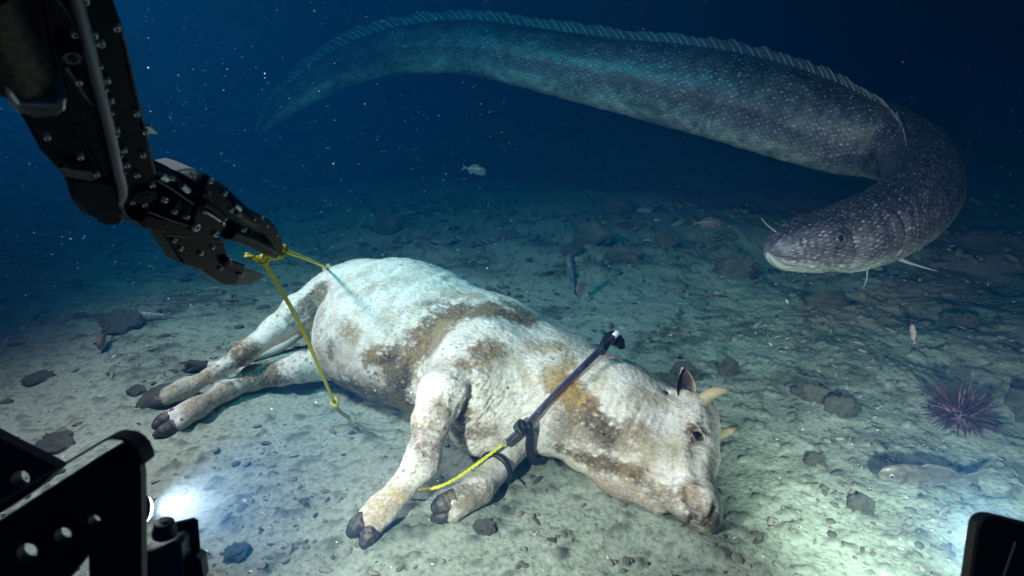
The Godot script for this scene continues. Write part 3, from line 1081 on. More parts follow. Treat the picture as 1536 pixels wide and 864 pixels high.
func build_eel() -> void:
	var o := base("giant_eel", Vector3.ZERO)
	tag(o, "giant speckled eel curving through the dark water with its head low at right", "eel")
	var ctrl := []
	var rad := []
	var lean := []
	for e in EEL:
		ctrl.append(e[0])
		rad.append(e[1])
		lean.append(float(e[2]))
	var raw := curve_points(ctrl, 24)
	var raw_r := curve_values(rad, 24)
	var raw_l := curve_values(lean, 24)
	# stations at even distances, closer together along the head
	var at_len := PackedFloat32Array([0.0])
	for i in raw.size() - 1:
		at_len.append(at_len[i] + raw[i].distance_to(raw[i + 1]))
	var total := at_len[at_len.size() - 1]
	var st := PackedFloat32Array()
	var s := 0.0
	while s < total:
		st.append(s)
		s += 0.002 if s < 0.02 else (0.0075 if s < 1.15 else (0.018 if s < 4.2 else 0.035))
	st.append(total)
	var c := PackedVector3Array()
	var rr := PackedFloat32Array()
	var ll := PackedFloat32Array()
	var k := 0
	for q in st:
		while k < raw.size() - 2 and at_len[k + 1] < q: k += 1
		var t := clampf((q - at_len[k]) / maxf(at_len[k + 1] - at_len[k], 1e-6), 0.0, 1.0)
		c.append(raw[k].lerp(raw[k + 1], t))
		var r := lerpf(raw_r[k], raw_r[k + 1], t)
		if q < 0.32:      # the blunt snout
			r = lerpf(0.145 * sqrt(1.0 - pow(1.0 - clampf(q / 0.13, 0.0, 1.0), 2)) + 0.058 * smoothstep(0.05, 0.32, q), r, smoothstep(0.22, 0.32, q))
		rr.append(r)
		ll.append(lerpf(raw_l[k], raw_l[k + 1], t))
	var v := PackedVector3Array()
	var uv := PackedVector2Array()
	var col := PackedColorArray()
	var idx := PackedInt32Array()
	var ridge := PackedVector3Array()
	var crest := PackedVector3Array()
	var sides := PackedVector3Array()
	for i in c.size():
		var t := (c[mini(i + 1, c.size() - 1)] - c[maxi(i - 1, 0)]).normalized()
		var side := t.cross(Vector3.UP).normalized()     # towards the animal's right
		var up := side.cross(t).normalized()
		var roll := deg_to_rad(ll[i])
		var dors := (up * cos(roll) - side * sin(roll)).normalized()
		var lat := dors.cross(t).normalized() * -1.0
		ridge.append(c[i] + dors * rr[i])
		crest.append(dors)
		sides.append(lat)
		var q := st[i]
		for j in EEL_SIDES + 1:
			var a := TAU * j / EEL_SIDES
			var fold := a if a <= PI else TAU - a
			var wide := lerpf(1.04, 0.86, smoothstep(0.8, 2.2, q))
			var p := dors * cos(a) + lat * sin(a) * wide
			var r := rr[i]
			if q < 1.25:
				r += eel_relief(q, fold, rr[i]) * smoothstep(0.012, 0.07, q)
				r *= 1.0 - 0.10 * smoothstep(0.9, 0.0, fold) * smoothstep(0.6, 0.1, q)
				r += noise_a.get_noise_3dv((c[i] + p * r) * 16.0) * 0.010 * smoothstep(0.02, 0.15, q)
			else:
				r += noise_a.get_noise_3dv((c[i] + p * r) * 6.0) * 0.012
			var w := c[i] + p * r
			v.append(w)
			uv.append(Vector2(float(j) / EEL_SIDES, q / 2.7))
			var m := noise_a.get_noise_3dv(w * 7.0)
			var tint := Color(1, 1, 1) * (1.0 + m * 0.6 + noise_b.get_noise_3dv(w * 1.3) * 0.9)
			tint = tint * lerpf(1.0, 0.5, smoothstep(5.5, 9.5, q)) * (1.0 - 0.45 * bell((fold - 1.62) * rr[i], 0.02) * smoothstep(1.2, 1.8, q))  # skin colour darkened toward the tail in place of weaker light there
			if q < 4.2:
				tint = tint * (1.0 + 3.5 * smoothstep(0.42, 0.62, noise_c.get_noise_3dv(w * 19.0)) * smoothstep(0.35, 0.7, q) * smoothstep(4.2, 3.0, q))
			var head := smoothstep(1.15, 0.75, q)
			if head > 0.0:
				var pale := clampf(0.20 + noise_a.get_noise_3dv(w * 5.0) * 1.6 + noise_b.get_noise_3dv(w * 22.0) * 0.9, 0.0, 1.0)
				pale += 1.5 * bell(q - 0.66, 0.16) * bell((fold - 1.5) * rr[i], 0.12) * (0.5 + m * 2.0)
				pale += 0.45 * smoothstep(0.62, 0.2, q) * smoothstep(0.35, 0.9, fold) + 0.25 * smoothstep(0.30, 0.0, q) + 0.8 * smoothstep(1.75, 2.0, fold) * smoothstep(0.6, 0.3, q)
				tint = tint.lerp(Color(2.5, 2.7, 3.1) * (0.6 + clampf(pale, 0.0, 1.4) * 0.7), head * clampf(pale - 0.08, 0.0, 1.0))
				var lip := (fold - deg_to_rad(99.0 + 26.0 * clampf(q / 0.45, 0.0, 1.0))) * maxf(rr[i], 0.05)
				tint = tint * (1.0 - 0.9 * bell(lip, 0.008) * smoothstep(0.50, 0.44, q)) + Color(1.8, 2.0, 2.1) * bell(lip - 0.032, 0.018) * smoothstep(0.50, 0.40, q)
				tint = tint * (1.0 - 0.75 * bell(Vector2(q - 0.37, (fold - 1.21) * rr[i]).length() - 0.055, 0.018))
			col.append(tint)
	var row := EEL_SIDES + 1
	for i in c.size() - 1:
		for j in EEL_SIDES:
			var a := i * row + j
			idx.append_array([a, a + 1, a + row, a + 1, a + row + 1, a + row])
	var skin := StandardMaterial3D.new()
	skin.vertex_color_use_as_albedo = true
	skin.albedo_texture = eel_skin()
	skin.roughness = 0.46
	skin.metallic_specular = 0.55
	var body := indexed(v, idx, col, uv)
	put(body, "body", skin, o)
	# fin along the back: a thin membrane on slanting rays, ragged at its rim
	var from := 0
	while st[from] < 2.05: from += 1
	var mv := PackedVector3Array()
	var mi := PackedInt32Array()
	var rays := SurfaceTool.new()
	rays.begin(Mesh.PRIMITIVE_TRIANGLES)
	var n := 0
	var next_ray := 0.0
	for i in range(from, c.size()):
		var q := st[i]
		var high := 0.17 * smoothstep(2.0, 2.7, q) * smoothstep(total + 0.15, total - 2.6, q) + 0.10 * smoothstep(total - 3.0, total - 1.0, q)
		var b := (c[mini(i + 1, c.size() - 1)] - c[i - 1]).normalized()
		var sway := sin(q * 5.0) * 0.25 + noise_c.get_noise_1d(q * 3.0) * 0.3
		var rag := 1.0 + 0.05 * sin(q * TAU / 0.105) + 0.22 * noise_c.get_noise_1d(q * 5.0)
		var root := ridge[i] - crest[i] * 0.02
		var dir := (crest[i] + b * 1.15 + sides[i] * sway * 0.5).normalized()
		for j in 5:
			var f := j / 4.0
			mv.append(root + dir * (high * f * rag) + sides[i] * (0.012 * sin(q * TAU / 0.105) * f))
		if n > 0:
			for j in 4:
				var a := n * 5 + j
				mi.append_array([a - 5, a - 4, a, a - 4, a + 1, a])
		n += 1
		if q >= next_ray and high > 0.03:
			next_ray = q + 0.058 + 0.02 * sin(q * 37.0)
			var tip := root + dir * (high * rag * 1.0)
			var bend := root.lerp(tip, 0.5) + crest[i] * high * 0.06
			rays.append_from(tube(PackedVector3Array([root, bend, tip]), PackedFloat32Array([0.007, 0.006, 0.003]), 5), 0, Transform3D())
	var film := StandardMaterial3D.new()
	film.albedo_color = Color(0.42, 0.44, 0.50, 0.5)
	film.transparency = BaseMaterial3D.TRANSPARENCY_ALPHA
	film.roughness = 0.5
	film.backlight_enabled = true
	film.backlight = Color(0.5, 0.5, 0.55)
	film.cull_mode = BaseMaterial3D.CULL_DISABLED
	var fin := put(indexed(mv, mi), "back_fin", film, o)
	put(rays.commit(), "fin_rays", plain(lin(0.40, 0.40, 0.45), 0.5), fin).set_meta("kind", "stuff")
	# eyes, on both sides of the head
	for sgn in [-1.0, 1.0]:
		var i := 0
		while st[i] < 0.375: i += 1
		var a := deg_to_rad(69.0)
		var out: Vector3 = crest[i] * cos(a) + sides[i] * sin(a) * sgn
		var white := SphereMesh.new()
		white.radius = 0.040
		white.height = 0.080
		white.radial_segments = 24
		white.rings = 14
		var e := put(white, "eye", plain(lin(0.085, 0.09, 0.10), 0.12), o, Transform3D(Basis(), c[i] + out * (rr[i] - 0.006)))
		var dark := SphereMesh.new()
		dark.radius = 0.027
		dark.height = 0.054
		dark.radial_segments = 20
		dark.rings = 10
		put(dark, "pupil", plain(lin(0.006, 0.006, 0.008), 0.06), e, Transform3D(Basis(), out * 0.0165))
	# breast fin and feelers
	var pale_thread := plain(lin(0.48, 0.48, 0.50), 0.5)
	put(tube(curve_points([Vector3(2.80, 0.62, -4.46), Vector3(2.95, 0.56, -4.43), Vector3(3.16, 0.50, -4.40)], 6), curve_values([0.022, 0.012, 0.002], 6), 8), "breast_fin", pale_thread, o)
	put(tube(curve_points([Vector3(1.86, 0.83, -4.20), Vector3(1.75, 0.90, -4.14), Vector3(1.68, 0.96, -4.10)], 6), curve_values([0.008, 0.005, 0.003], 6), 6), "feeler", pale_thread, o)
	put(tube(curve_points([Vector3(2.60, 0.60, -4.36), Vector3(2.62, 0.46, -4.36), Vector3(2.63, 0.37, -4.40)], 6), curve_values([0.008, 0.005, 0.003], 6), 6), "feeler", pale_thread, o)


# ---------------------------------------------------------------- the manipulator arm

const UPPER_ARM := Transform3D(Vector3(0.3211, 0.6652, 0.6741), Vector3(-0.8360, -0.1354, 0.5318), Vector3(0.4450, -0.7343, 0.5126), Vector3(-0.8530, 1.5680, -1.4000))
const FORE_ARM := Transform3D(Vector3(0.0625, -0.4228, -0.9041), Vector3(0.3858, 0.8457, -0.3688), Vector3(0.9205, -0.3257, 0.2159), Vector3(-0.8490, 1.5680, -1.4200))
# flat-sided pieces: [name, on the forearm?, outline along and across the link, from, to depth, finish, chamfer]
const ARM_SLABS := [
	["upper_link", 0, [Vector2(0.616, 0.106), Vector2(0.584, -0.052), Vector2(0.501, -0.061), Vector2(0.062, -0.047), Vector2(-0.075, -0.001), Vector2(-0.076, 0.037), Vector2(-0.057, 0.091), Vector2(0.026, 0.115), Vector2(0.105, 0.112), Vector2(0.199, 0.128), Vector2(0.310, 0.129), Vector2(0.478, 0.130)], -0.100, 0.000, "black", 0.006],
	["side_plate", 0, [Vector2(0.615, -0.020), Vector2(0.570, -0.057), Vector2(0.516, -0.060), Vector2(0.362, -0.050), Vector2(0.089, -0.049), Vector2(-0.003, -0.027), Vector2(-0.039, 0.009), Vector2(-0.009, 0.037), Vector2(0.144, 0.025), Vector2(0.450, -0.004)], 0.004, 0.020, "black", 0.004],
	["elbow_housing", 0, [Vector2(0.116, 0.108), Vector2(0.104, 0.065), Vector2(0.068, 0.021), Vector2(-0.053, 0.033), Vector2(-0.072, 0.061), Vector2(-0.064, 0.092), Vector2(-0.024, 0.114), Vector2(0.038, 0.119)], -0.075, 0.012, "black", 0.012],
	["elbow_foot", 0, [Vector2(-0.061, 0.090), Vector2(-0.086, 0.036), Vector2(-0.125, 0.052), Vector2(-0.117, 0.081), Vector2(-0.098, 0.095)], -0.060, -0.010, "black", 0.004],
	["link_bar", 0, [Vector2(0.172, 0.112), Vector2(0.173, 0.102), Vector2(0.160, 0.092), Vector2(0.143, 0.061), Vector2(0.132, 0.051), Vector2(0.111, 0.059), Vector2(0.111, 0.072), Vector2(0.130, 0.097), Vector2(0.142, 0.110)], 0.014, 0.022, "grey", 0.002],
	["clevis", 0, [Vector2(0.476, 0.117), Vector2(0.469, 0.112), Vector2(0.443, 0.109), Vector2(0.430, 0.066), Vector2(0.440, 0.056), Vector2(0.440, 0.049), Vector2(0.415, 0.056), Vector2(0.404, 0.072), Vector2(0.406, 0.098), Vector2(0.423, 0.117), Vector2(0.446, 0.122)], 0.050, 0.100, "steel", 0.004],
	["steel_tab", 0, [Vector2(0.237, -0.052), Vector2(0.232, -0.063), Vector2(0.204, -0.074), Vector2(0.214, -0.054)], 0.000, 0.008, "steel", 0.001],
	["forearm_link", 1, [Vector2(-0.041, 0.020), Vector2(-0.033, 0.073), Vector2(-0.004, 0.080), Vector2(0.035, 0.081), Vector2(0.079, 0.079), Vector2(0.169, 0.082), Vector2(0.221, 0.047), Vector2(0.258, -0.022), Vector2(0.268, -0.047), Vector2(0.156, -0.065), Vector2(0.097, -0.070), Vector2(0.044, -0.069), Vector2(-0.000, -0.038)], -0.055, 0.000, "black", 0.006],
	["forearm_skirt", 1, [Vector2(-0.008, -0.064), Vector2(0.001, -0.042), Vector2(0.096, -0.035), Vector2(0.208, -0.030), Vector2(0.309, -0.032), Vector2(0.264, -0.052), Vector2(0.115, -0.068), Vector2(0.058, -0.072), Vector2(0.017, -0.073)], -0.040, 0.030, "black", 0.004],
	["top_cover", 1, [Vector2(0.051, 0.080), Vector2(0.088, 0.101), Vector2(0.122, 0.106), Vector2(0.167, 0.106), Vector2(0.164, 0.082), Vector2(0.160, 0.068), Vector2(0.120, 0.081)], -0.060, 0.015, "white", 0.004],
	["wrist_plate", 1, [Vector2(0.129, 0.105), Vector2(0.231, 0.100), Vector2(0.242, 0.077), Vector2(0.277, 0.069), Vector2(0.279, 0.019), Vector2(0.293, -0.028), Vector2(0.261, -0.043), Vector2(0.164, -0.040), Vector2(0.154, -0.022), Vector2(0.140, 0.043)], 0.022, 0.040, "dark", 0.003],
	["upper_finger", 1, [Vector2(0.387, 0.069), Vector2(0.420, 0.078), Vector2(0.527, 0.077), Vector2(0.603, 0.062), Vector2(0.676, 0.030), Vector2(0.706, -0.006), Vector2(0.678, -0.026), Vector2(0.621, -0.003), Vector2(0.543, 0.025), Vector2(0.459, 0.019), Vector2(0.416, 0.035)], -0.030, 0.025, "dark", 0.006],
	["lower_finger", 1, [Vector2(0.103, -0.073), Vector2(0.239, -0.050), Vector2(0.350, -0.035), Vector2(0.408, -0.074), Vector2(0.401, -0.121), Vector2(0.303, -0.133), Vector2(0.223, -0.131)], -0.035, 0.020, "black", 0.005],
	["lower_finger", 1, [Vector2(0.298, -0.128), Vector2(0.406, -0.105), Vector2(0.434, -0.085), Vector2(0.531, -0.083), Vector2(0.533, -0.101), Vector2(0.523, -0.153), Vector2(0.464, -0.159), Vector2(0.343, -0.139)], -0.020, 0.014, "dark", 0.003],
	["finger_blade", 1, [Vector2(0.550, -0.100), Vector2(0.597, -0.093), Vector2(0.684, -0.095), Vector2(0.678, -0.111), Vector2(0.621, -0.141), Vector2(0.538, -0.155), Vector2(0.538, -0.125)], -0.008, 0.004, "brown", 0.002],
]
# round pieces: [name, on the forearm?, middle line, radii, finish]
const ARM_TUBES := [
	["hose", 0, [Vector3(0.627, -0.012, 0.034), Vector3(0.506, -0.007, 0.034), Vector3(0.404, -0.001, 0.034), Vector3(0.283, 0.006, 0.034), Vector3(0.160, 0.016, 0.034), Vector3(0.077, 0.022, 0.034), Vector3(0.028, 0.035, 0.034)], [0.0105, 0.0105, 0.0105, 0.0105, 0.0105, 0.0105, 0.006], "hose"],
	["hose_end", 0, [Vector3(0.036, 0.032, 0.030), Vector3(-0.012, 0.035, 0.030), Vector3(-0.047, 0.022, 0.030), Vector3(-0.040, -0.001, 0.030)], [0.005, 0.005, 0.005, 0.004], "grey"],
	["actuator", 0, [Vector3(0.626, 0.101, 0.050), Vector3(0.523, 0.100, 0.050), Vector3(0.443, 0.096, 0.050)], [0.046, 0.046, 0.044], "bronze"],
	["curved_bracket", 0, [Vector3(0.432, 0.037, 0.022), Vector3(0.400, 0.030, 0.022), Vector3(0.363, 0.025, 0.022), Vector3(0.330, 0.016, 0.022)], [0.004, 0.005, 0.005, 0.003], "grey"],
	["curved_bracket", 0, [Vector3(0.573, 0.015, 0.022), Vector3(0.533, 0.005, 0.022), Vector3(0.502, 0.002, 0.022), Vector3(0.479, 0.000, 0.022)], [0.004, 0.005, 0.005, 0.003], "grey"],
	["wrist_pin", 1, [Vector3(0.132, 0.038, 0.052), Vector3(0.188, 0.034, 0.052), Vector3(0.248, 0.024, 0.052)], [0.0105, 0.0105, 0.0105], "dark"],
	["wrist_rod", 1, [Vector3(0.175, 0.018, 0.046), Vector3(0.212, 0.015, 0.046), Vector3(0.252, 0.011, 0.046)], [0.003, 0.003, 0.003], "steel"],
	["cable", 0, [Vector3(0.598, -0.051, 0.016), Vector3(0.498, -0.039, 0.016), Vector3(0.361, -0.036, 0.016), Vector3(0.209, -0.031, 0.016), Vector3(0.089, -0.034, 0.016), Vector3(0.066, -0.054, 0.016)], [0.004, 0.004, 0.004, 0.004, 0.004, 0.004], "dark"],
	["cable", 0, [Vector3(0.594, 0.023, 0.006), Vector3(0.498, 0.036, 0.006), Vector3(0.383, 0.050, 0.006), Vector3(0.242, 0.056, 0.006), Vector3(0.105, 0.051, 0.006)], [0.0045, 0.0045, 0.0045, 0.0045, 0.0045], "dark"],
	["cable", 1, [Vector3(-0.055, 0.067, 0.030), Vector3(0.013, 0.064, 0.030), Vector3(0.102, 0.052, 0.030), Vector3(0.160, 0.042, 0.030)], [0.004, 0.004, 0.004, 0.004], "dark"],
	["cable", 1, [Vector3(-0.032, 0.040, 0.034), Vector3(0.036, 0.035, 0.034), Vector3(0.132, 0.024, 0.034)], [0.0035, 0.0035, 0.0035], "grey"],
	["fitting", 1, [Vector3(-0.020, 0.053, 0.032), Vector3(0.006, 0.052, 0.032)], [0.009, 0.009], "steel"],
	["fitting", 1, [Vector3(0.065, 0.053, 0.030), Vector3(0.096, 0.048, 0.030)], [0.008, 0.008], "steel"],
	["fitting", 1, [Vector3(0.306, 0.068, 0.030), Vector3(0.339, 0.064, 0.030)], [0.007, 0.007], "steel"],
	["edge_rail", 1, [Vector3(-0.003, -0.034, 0.032), Vector3(0.098, -0.034, 0.032), Vector3(0.204, -0.028, 0.032)], [0.003, 0.003, 0.003], "grey"],
	["edge_rail", 1, [Vector3(0.098, -0.073, 0.022), Vector3(0.227, -0.054, 0.022), Vector3(0.342, -0.038, 0.022)], [0.003, 0.003, 0.003], "grey"],
	["edge_rail", 0, [Vector3(0.512, -0.059, 0.016), Vector3(0.331, -0.054, 0.016), Vector3(0.094, -0.047, 0.016)], [0.0025, 0.0025, 0.0025], "grey"],
	["finger_knuckle", 1, [Vector3(0.277, 0.062, -0.005), Vector3(0.373, 0.051, -0.005), Vector3(0.481, 0.042, -0.005)], [0.04, 0.038, 0.03], "black"],
	["finger_rod", 1, [Vector3(0.364, -0.005, 0.005), Vector3(0.489, -0.002, 0.005), Vector3(0.622, -0.009, 0.005), Vector3(0.696, -0.019, 0.005)], [0.026, 0.026, 0.024, 0.014], "dark"],
	["hinge_pin", 1, [Vector3(0.380, -0.085, 0.022), Vector3(0.418, -0.095, 0.022)], [0.013, 0.013], "dark"],
]
# discs, axis towards the viewer's side: [name, on the forearm?, middle, radius, height, finish]
const ARM_DISCS := [
	["pivot_boss", 0, Vector3(0.451, 0.022, 0.020), 0.0165, 0.016, "grey"],
	["joint_disc", 0, Vector3(0.030, -0.014, 0.022), 0.0290, 0.020, "dark"],
	["bolt", 0, Vector3(0.543, -0.013, 0.024), 0.0062, 0.010, "steel"],
	["bolt", 0, Vector3(0.492, -0.018, 0.024), 0.0062, 0.010, "steel"],
	["bolt", 0, Vector3(0.503, -0.052, 0.024), 0.0062, 0.010, "steel"],
	["bolt", 0, Vector3(0.258, -0.004, 0.024), 0.0062, 0.010, "steel"],
	["bolt", 0, Vector3(0.147, -0.001, 0.024), 0.0062, 0.010, "steel"],
	["bolt", 0, Vector3(0.170, -0.035, 0.024), 0.0062, 0.010, "steel"],
	["bolt", 0, Vector3(0.241, -0.051, 0.024), 0.0062, 0.010, "steel"],
	["bolt", 0, Vector3(0.134, 0.056, 0.024), 0.0062, 0.010, "steel"],
	["bolt", 0, Vector3(0.011, 0.013, 0.024), 0.0062, 0.010, "steel"],
	["bolt", 0, Vector3(0.395, 0.026, 0.024), 0.0062, 0.010, "steel"],
	["bolt", 0, Vector3(0.061, -0.035, 0.024), 0.0062, 0.010, "steel"],
	["bolt", 0, Vector3(0.028, -0.032, 0.024), 0.0062, 0.010, "steel"],
	["bolt", 0, Vector3(-0.007, -0.009, 0.024), 0.0062, 0.010, "steel"],
	["bolt", 0, Vector3(0.473, -0.024, 0.024), 0.0062, 0.010, "steel"],
	["bolt", 0, Vector3(0.559, -0.021, 0.024), 0.0062, 0.010, "steel"],
	["bolt", 0, Vector3(0.390, -0.015, 0.024), 0.0062, 0.010, "steel"],
	["bolt", 0, Vector3(0.340, -0.011, 0.024), 0.0062, 0.010, "steel"],
	["bolt", 0, Vector3(0.296, -0.045, 0.024), 0.0062, 0.010, "steel"],
	["bolt", 0, Vector3(0.195, -0.005, 0.024), 0.0062, 0.010, "steel"],
	["bolt", 0, Vector3(0.107, -0.013, 0.024), 0.0062, 0.010, "steel"],
	["bolt", 0, Vector3(0.197, 0.070, 0.024), 0.0062, 0.010, "steel"],
	["bolt", 0, Vector3(0.269, 0.105, 0.024), 0.0062, 0.010, "steel"],
	["bolt", 0, Vector3(0.493, 0.071, 0.024), 0.0062, 0.010, "steel"],
	["bolt", 0, Vector3(0.498, 0.007, 0.024), 0.0062, 0.010, "steel"],
	["bolt", 0, Vector3(0.447, -0.011, 0.024), 0.0040, 0.008, "steel"],
	["bolt", 1, Vector3(0.142, 0.095, 0.042), 0.0090, 0.010, "steel"],
	["bolt", 1, Vector3(0.171, -0.028, 0.042), 0.0120, 0.010, "steel"],
	["bolt", 1, Vector3(0.261, -0.026, 0.042), 0.0090, 0.010, "steel"],
	["bolt", 1, Vector3(0.157, 0.064, 0.042), 0.0040, 0.010, "steel"],
	["bolt", 1, Vector3(0.220, 0.083, 0.042), 0.0080, 0.010, "steel"],
	["bolt", 1, Vector3(0.148, 0.037, 0.042), 0.0080, 0.010, "steel"],
	["bolt", 1, Vector3(0.269, 0.024, 0.042), 0.0080, 0.010, "steel"],
	["bolt", 1, Vector3(0.009, 0.057, 0.042), 0.0060, 0.010, "steel"],
	["bolt", 1, Vector3(0.071, 0.088, 0.042), 0.0060, 0.010, "steel"],
	["bolt", 1, Vector3(0.018, 0.005, 0.042), 0.0070, 0.010, "steel"],
	["bolt", 1, Vector3(0.068, -0.012, 0.042), 0.0060, 0.010, "steel"],
	["bolt", 1, Vector3(0.119, -0.013, 0.042), 0.0060, 0.010, "steel"],
	["bolt", 1, Vector3(0.171, 0.015, 0.042), 0.0050, 0.010, "steel"],
	["bolt", 1, Vector3(0.281, 0.051, 0.042), 0.0070, 0.010, "steel"],
	["bolt", 1, Vector3(0.330, 0.050, 0.042), 0.0060, 0.010, "steel"],
	["bolt", 1, Vector3(0.384, 0.015, 0.042), 0.0070, 0.010, "steel"],
	["bolt", 1, Vector3(0.415, -0.088, 0.020), 0.0100, 0.014, "steel"],
	["bolt", 1, Vector3(0.518, -0.115, 0.020), 0.0070, 0.014, "steel"],
	["bolt", 1, Vector3(0.444, 0.051, 0.020), 0.0080, 0.014, "steel"],
	["bolt", 1, Vector3(0.531, 0.057, 0.020), 0.0060, 0.014, "steel"],
	["bolt", 1, Vector3(0.392, -0.114, 0.020), 0.0060, 0.014, "steel"],
	["bolt", 1, Vector3(0.482, 0.072, 0.020), 0.0060, 0.014, "steel"],
	["bolt", 1, Vector3(0.612, 0.043, 0.020), 0.0050, 0.014, "steel"],
	["bolt", 1, Vector3(0.181, -0.093, 0.020), 0.0070, 0.014, "steel"],
	["bolt", 1, Vector3(0.271, -0.090, 0.020), 0.0070, 0.014, "steel"],
	["bolt", 1, Vector3(0.309, -0.063, 0.020), 0.0060, 0.014, "steel"],
	["bolt", 1, Vector3(0.142, -0.079, 0.020), 0.0060, 0.014, "steel"],
	]


# a plate with chamfered rims from an outline in x and y, between two depths in z
func slab(poly: Array, z0: float, z1: float, chamfer: float) -> ArrayMesh:
	var p := PackedVector2Array(poly)
	if not Geometry2D.is_polygon_clockwise(p): p.reverse()
	var n := p.size()
	var inner := PackedVector2Array()
	for i in n:
		var a := (p[i] - p[(i + n - 1) % n]).normalized()
		var b := (p[(i + 1) % n] - p[i]).normalized()
		var m := (a.orthogonal() + b.orthogonal()).normalized()
		inner.append(p[i] - m * minf(chamfer / maxf(m.dot(a.orthogonal()), 0.4), chamfer * 2.0))
	var test := Geometry2D.triangulate_polygon(inner)
	var mid := (p[0] + p[n / 2]) * 0.5
	if inner[0].distance_to(mid) > p[0].distance_to(mid) + chamfer * 0.2:
		for i in n: inner[i] = p[i] * 2.0 - inner[i]
		test = Geometry2D.triangulate_polygon(inner)
	var st := SurfaceTool.new()
	st.begin(Mesh.PRIMITIVE_TRIANGLES)
	st.set_smooth_group(-1)
	var rings := [[inner, z0], [p, z0 + chamfer], [p, z1 - chamfer], [inner, z1]]
	for k in 3:
		for i in n:
			var j := (i + 1) % n
			var a := Vector3(rings[k][0][i].x, rings[k][0][i].y, rings[k][1])
			var b := Vector3(rings[k][0][j].x, rings[k][0][j].y, rings[k][1])
			var c := Vector3(rings[k + 1][0][i].x, rings[k + 1][0][i].y, rings[k + 1][1])
			var d := Vector3(rings[k + 1][0][j].x, rings[k + 1][0][j].y, rings[k + 1][1])
			for q in [a, c, b, b, c, d]: st.add_vertex(q)
	for t in range(0, test.size(), 3):
		for e in [[z0, [0, 1, 2]], [z1, [0, 2, 1]]]:
			var tri := []
			for s in e[1]: tri.append(Vector3(inner[test[t + s]].x, inner[test[t + s]].y, e[0]))
			var facing: float = (tri[1] - tri[0]).cross(tri[2] - tri[0]).z
			if (facing > 0.0) == (e[0] == z1): tri.reverse()     # front faces run clockwise
			for q in tri: st.add_vertex(q)
	st.generate_normals()
	return st.commit()


func build_arm() -> void:
	var finish := {
		"black": plain(lin(0.011, 0.011, 0.015), 0.30), "dark": plain(lin(0.020, 0.021, 0.026), 0.28), "grey": plain(lin(0.24, 0.24, 0.24), 0.4, 0.4),
		"steel": plain(lin(0.80, 0.80, 0.78), 0.45, 0.15), "white": plain(lin(0.72, 0.72, 0.70), 0.45), "bronze": plain(lin(0.16, 0.14, 0.105), 0.35, 0.3),
		"brown": plain(lin(0.05, 0.042, 0.036), 0.55), "hose": plain(lin(0.13, 0.13, 0.17), 0.25),
	}
	for key in ["black", "dark", "bronze", "grey"]:
		var m: StandardMaterial3D = finish[key]
		m.metallic_specular = 0.16
		m.uv1_triplanar = true
		m.uv1_scale = Vector3.ONE * 4.0
		m.roughness_texture = noise_tex(0.02, 5, 61, 256, ramp([[0.0, Color(0.7, 0.7, 0.7)], [0.5, Color(1, 1, 1)], [1.0, Color(1, 1, 1)]]))
		m.albedo_texture = noise_tex(0.05, 5, 67, 256, ramp([[0.0, lin(0.20, 0.20, 0.20)], [0.50, lin(0.22, 0.22, 0.22)], [0.56, lin(0.9, 0.9, 0.9)], [0.585, lin(0.24, 0.24, 0.24)], [0.70, lin(0.26, 0.26, 0.26)], [0.73, lin(1, 1, 1)], [0.75, lin(0.3, 0.3, 0.3)], [1.0, lin(0.35, 0.35, 0.33)]]))
	var o := base("manipulator_arm", UPPER_ARM.origin)
	tag(o, "black jointed robot arm of the underwater vehicle reaching in from upper left", "robot arm")
	var frames := [Transform3D(UPPER_ARM.basis, Vector3.ZERO), Transform3D(FORE_ARM.basis, FORE_ARM.origin - UPPER_ARM.origin)]
	for s in ARM_SLABS:
		put(slab(s[2], s[3], s[4], s[6]), s[0], finish[s[5]], o, frames[s[1]])
	for s in ARM_TUBES:
		var pts: PackedVector3Array = curve_points(s[2], 6) if s[2].size() > 2 else PackedVector3Array(s[2])
		var rad: PackedFloat32Array = curve_values(s[3], 6) if s[2].size() > 2 else PackedFloat32Array(s[3])
		put(tube(pts, rad, 18), s[0], finish[s[4]], o, frames[s[1]])
	for s in ARM_DISCS:
		var c := CylinderMesh.new()
		c.top_radius = s[3] * 0.82
		c.bottom_radius = s[3]
		c.height = s[4]
		c.radial_segments = 18
		var at: Transform3D = frames[s[1]] * Transform3D(Basis(Vector3.RIGHT, PI / 2), s[2])
		var d := put(c, s[0], finish[s[5]], o, at)
		var hole := CylinderMesh.new()
		hole.top_radius = s[3] * 0.42
		hole.bottom_radius = s[3] * 0.42
		hole.height = 0.003
		hole.radial_segments = 6 if s[0] == "bolt" else 18
		put(hole, "socket", finish["black"], d, Transform3D(Basis(), Vector3(0, s[4] * 0.5, 0)))
	# the ribbed motor between elbow and wrist
	var pts := []
	var rad := []
	for k in 15:
		var t := k / 14.0
		pts.append(Vector3(lerpf(0.07, 0.26, t), 0.010, -0.035))
		rad.append(0.062 + (0.006 if k % 4 < 2 else -0.004))
	var motor := []
	for k in 15: motor.append(pts[k])
	put(tube(PackedVector3Array(motor), PackedFloat32Array(rad), 28), "ribbed_motor", finish["dark"], o, frames[1])
	# studs down the edge of the hose
	var stud := SphereMesh.new()
	stud.radius = 0.0035
	stud.height = 0.007
	stud.radial_segments = 10
	stud.rings = 6
	var line := curve_points(ARM_TUBES[0][2], 6)
	for k in range(7, 26, 3):
		put(stud, "stud", finish["steel"], o, frames[0] * Transform3D(Basis(), line[k] + Vector3(0, -0.010, 0.006)))


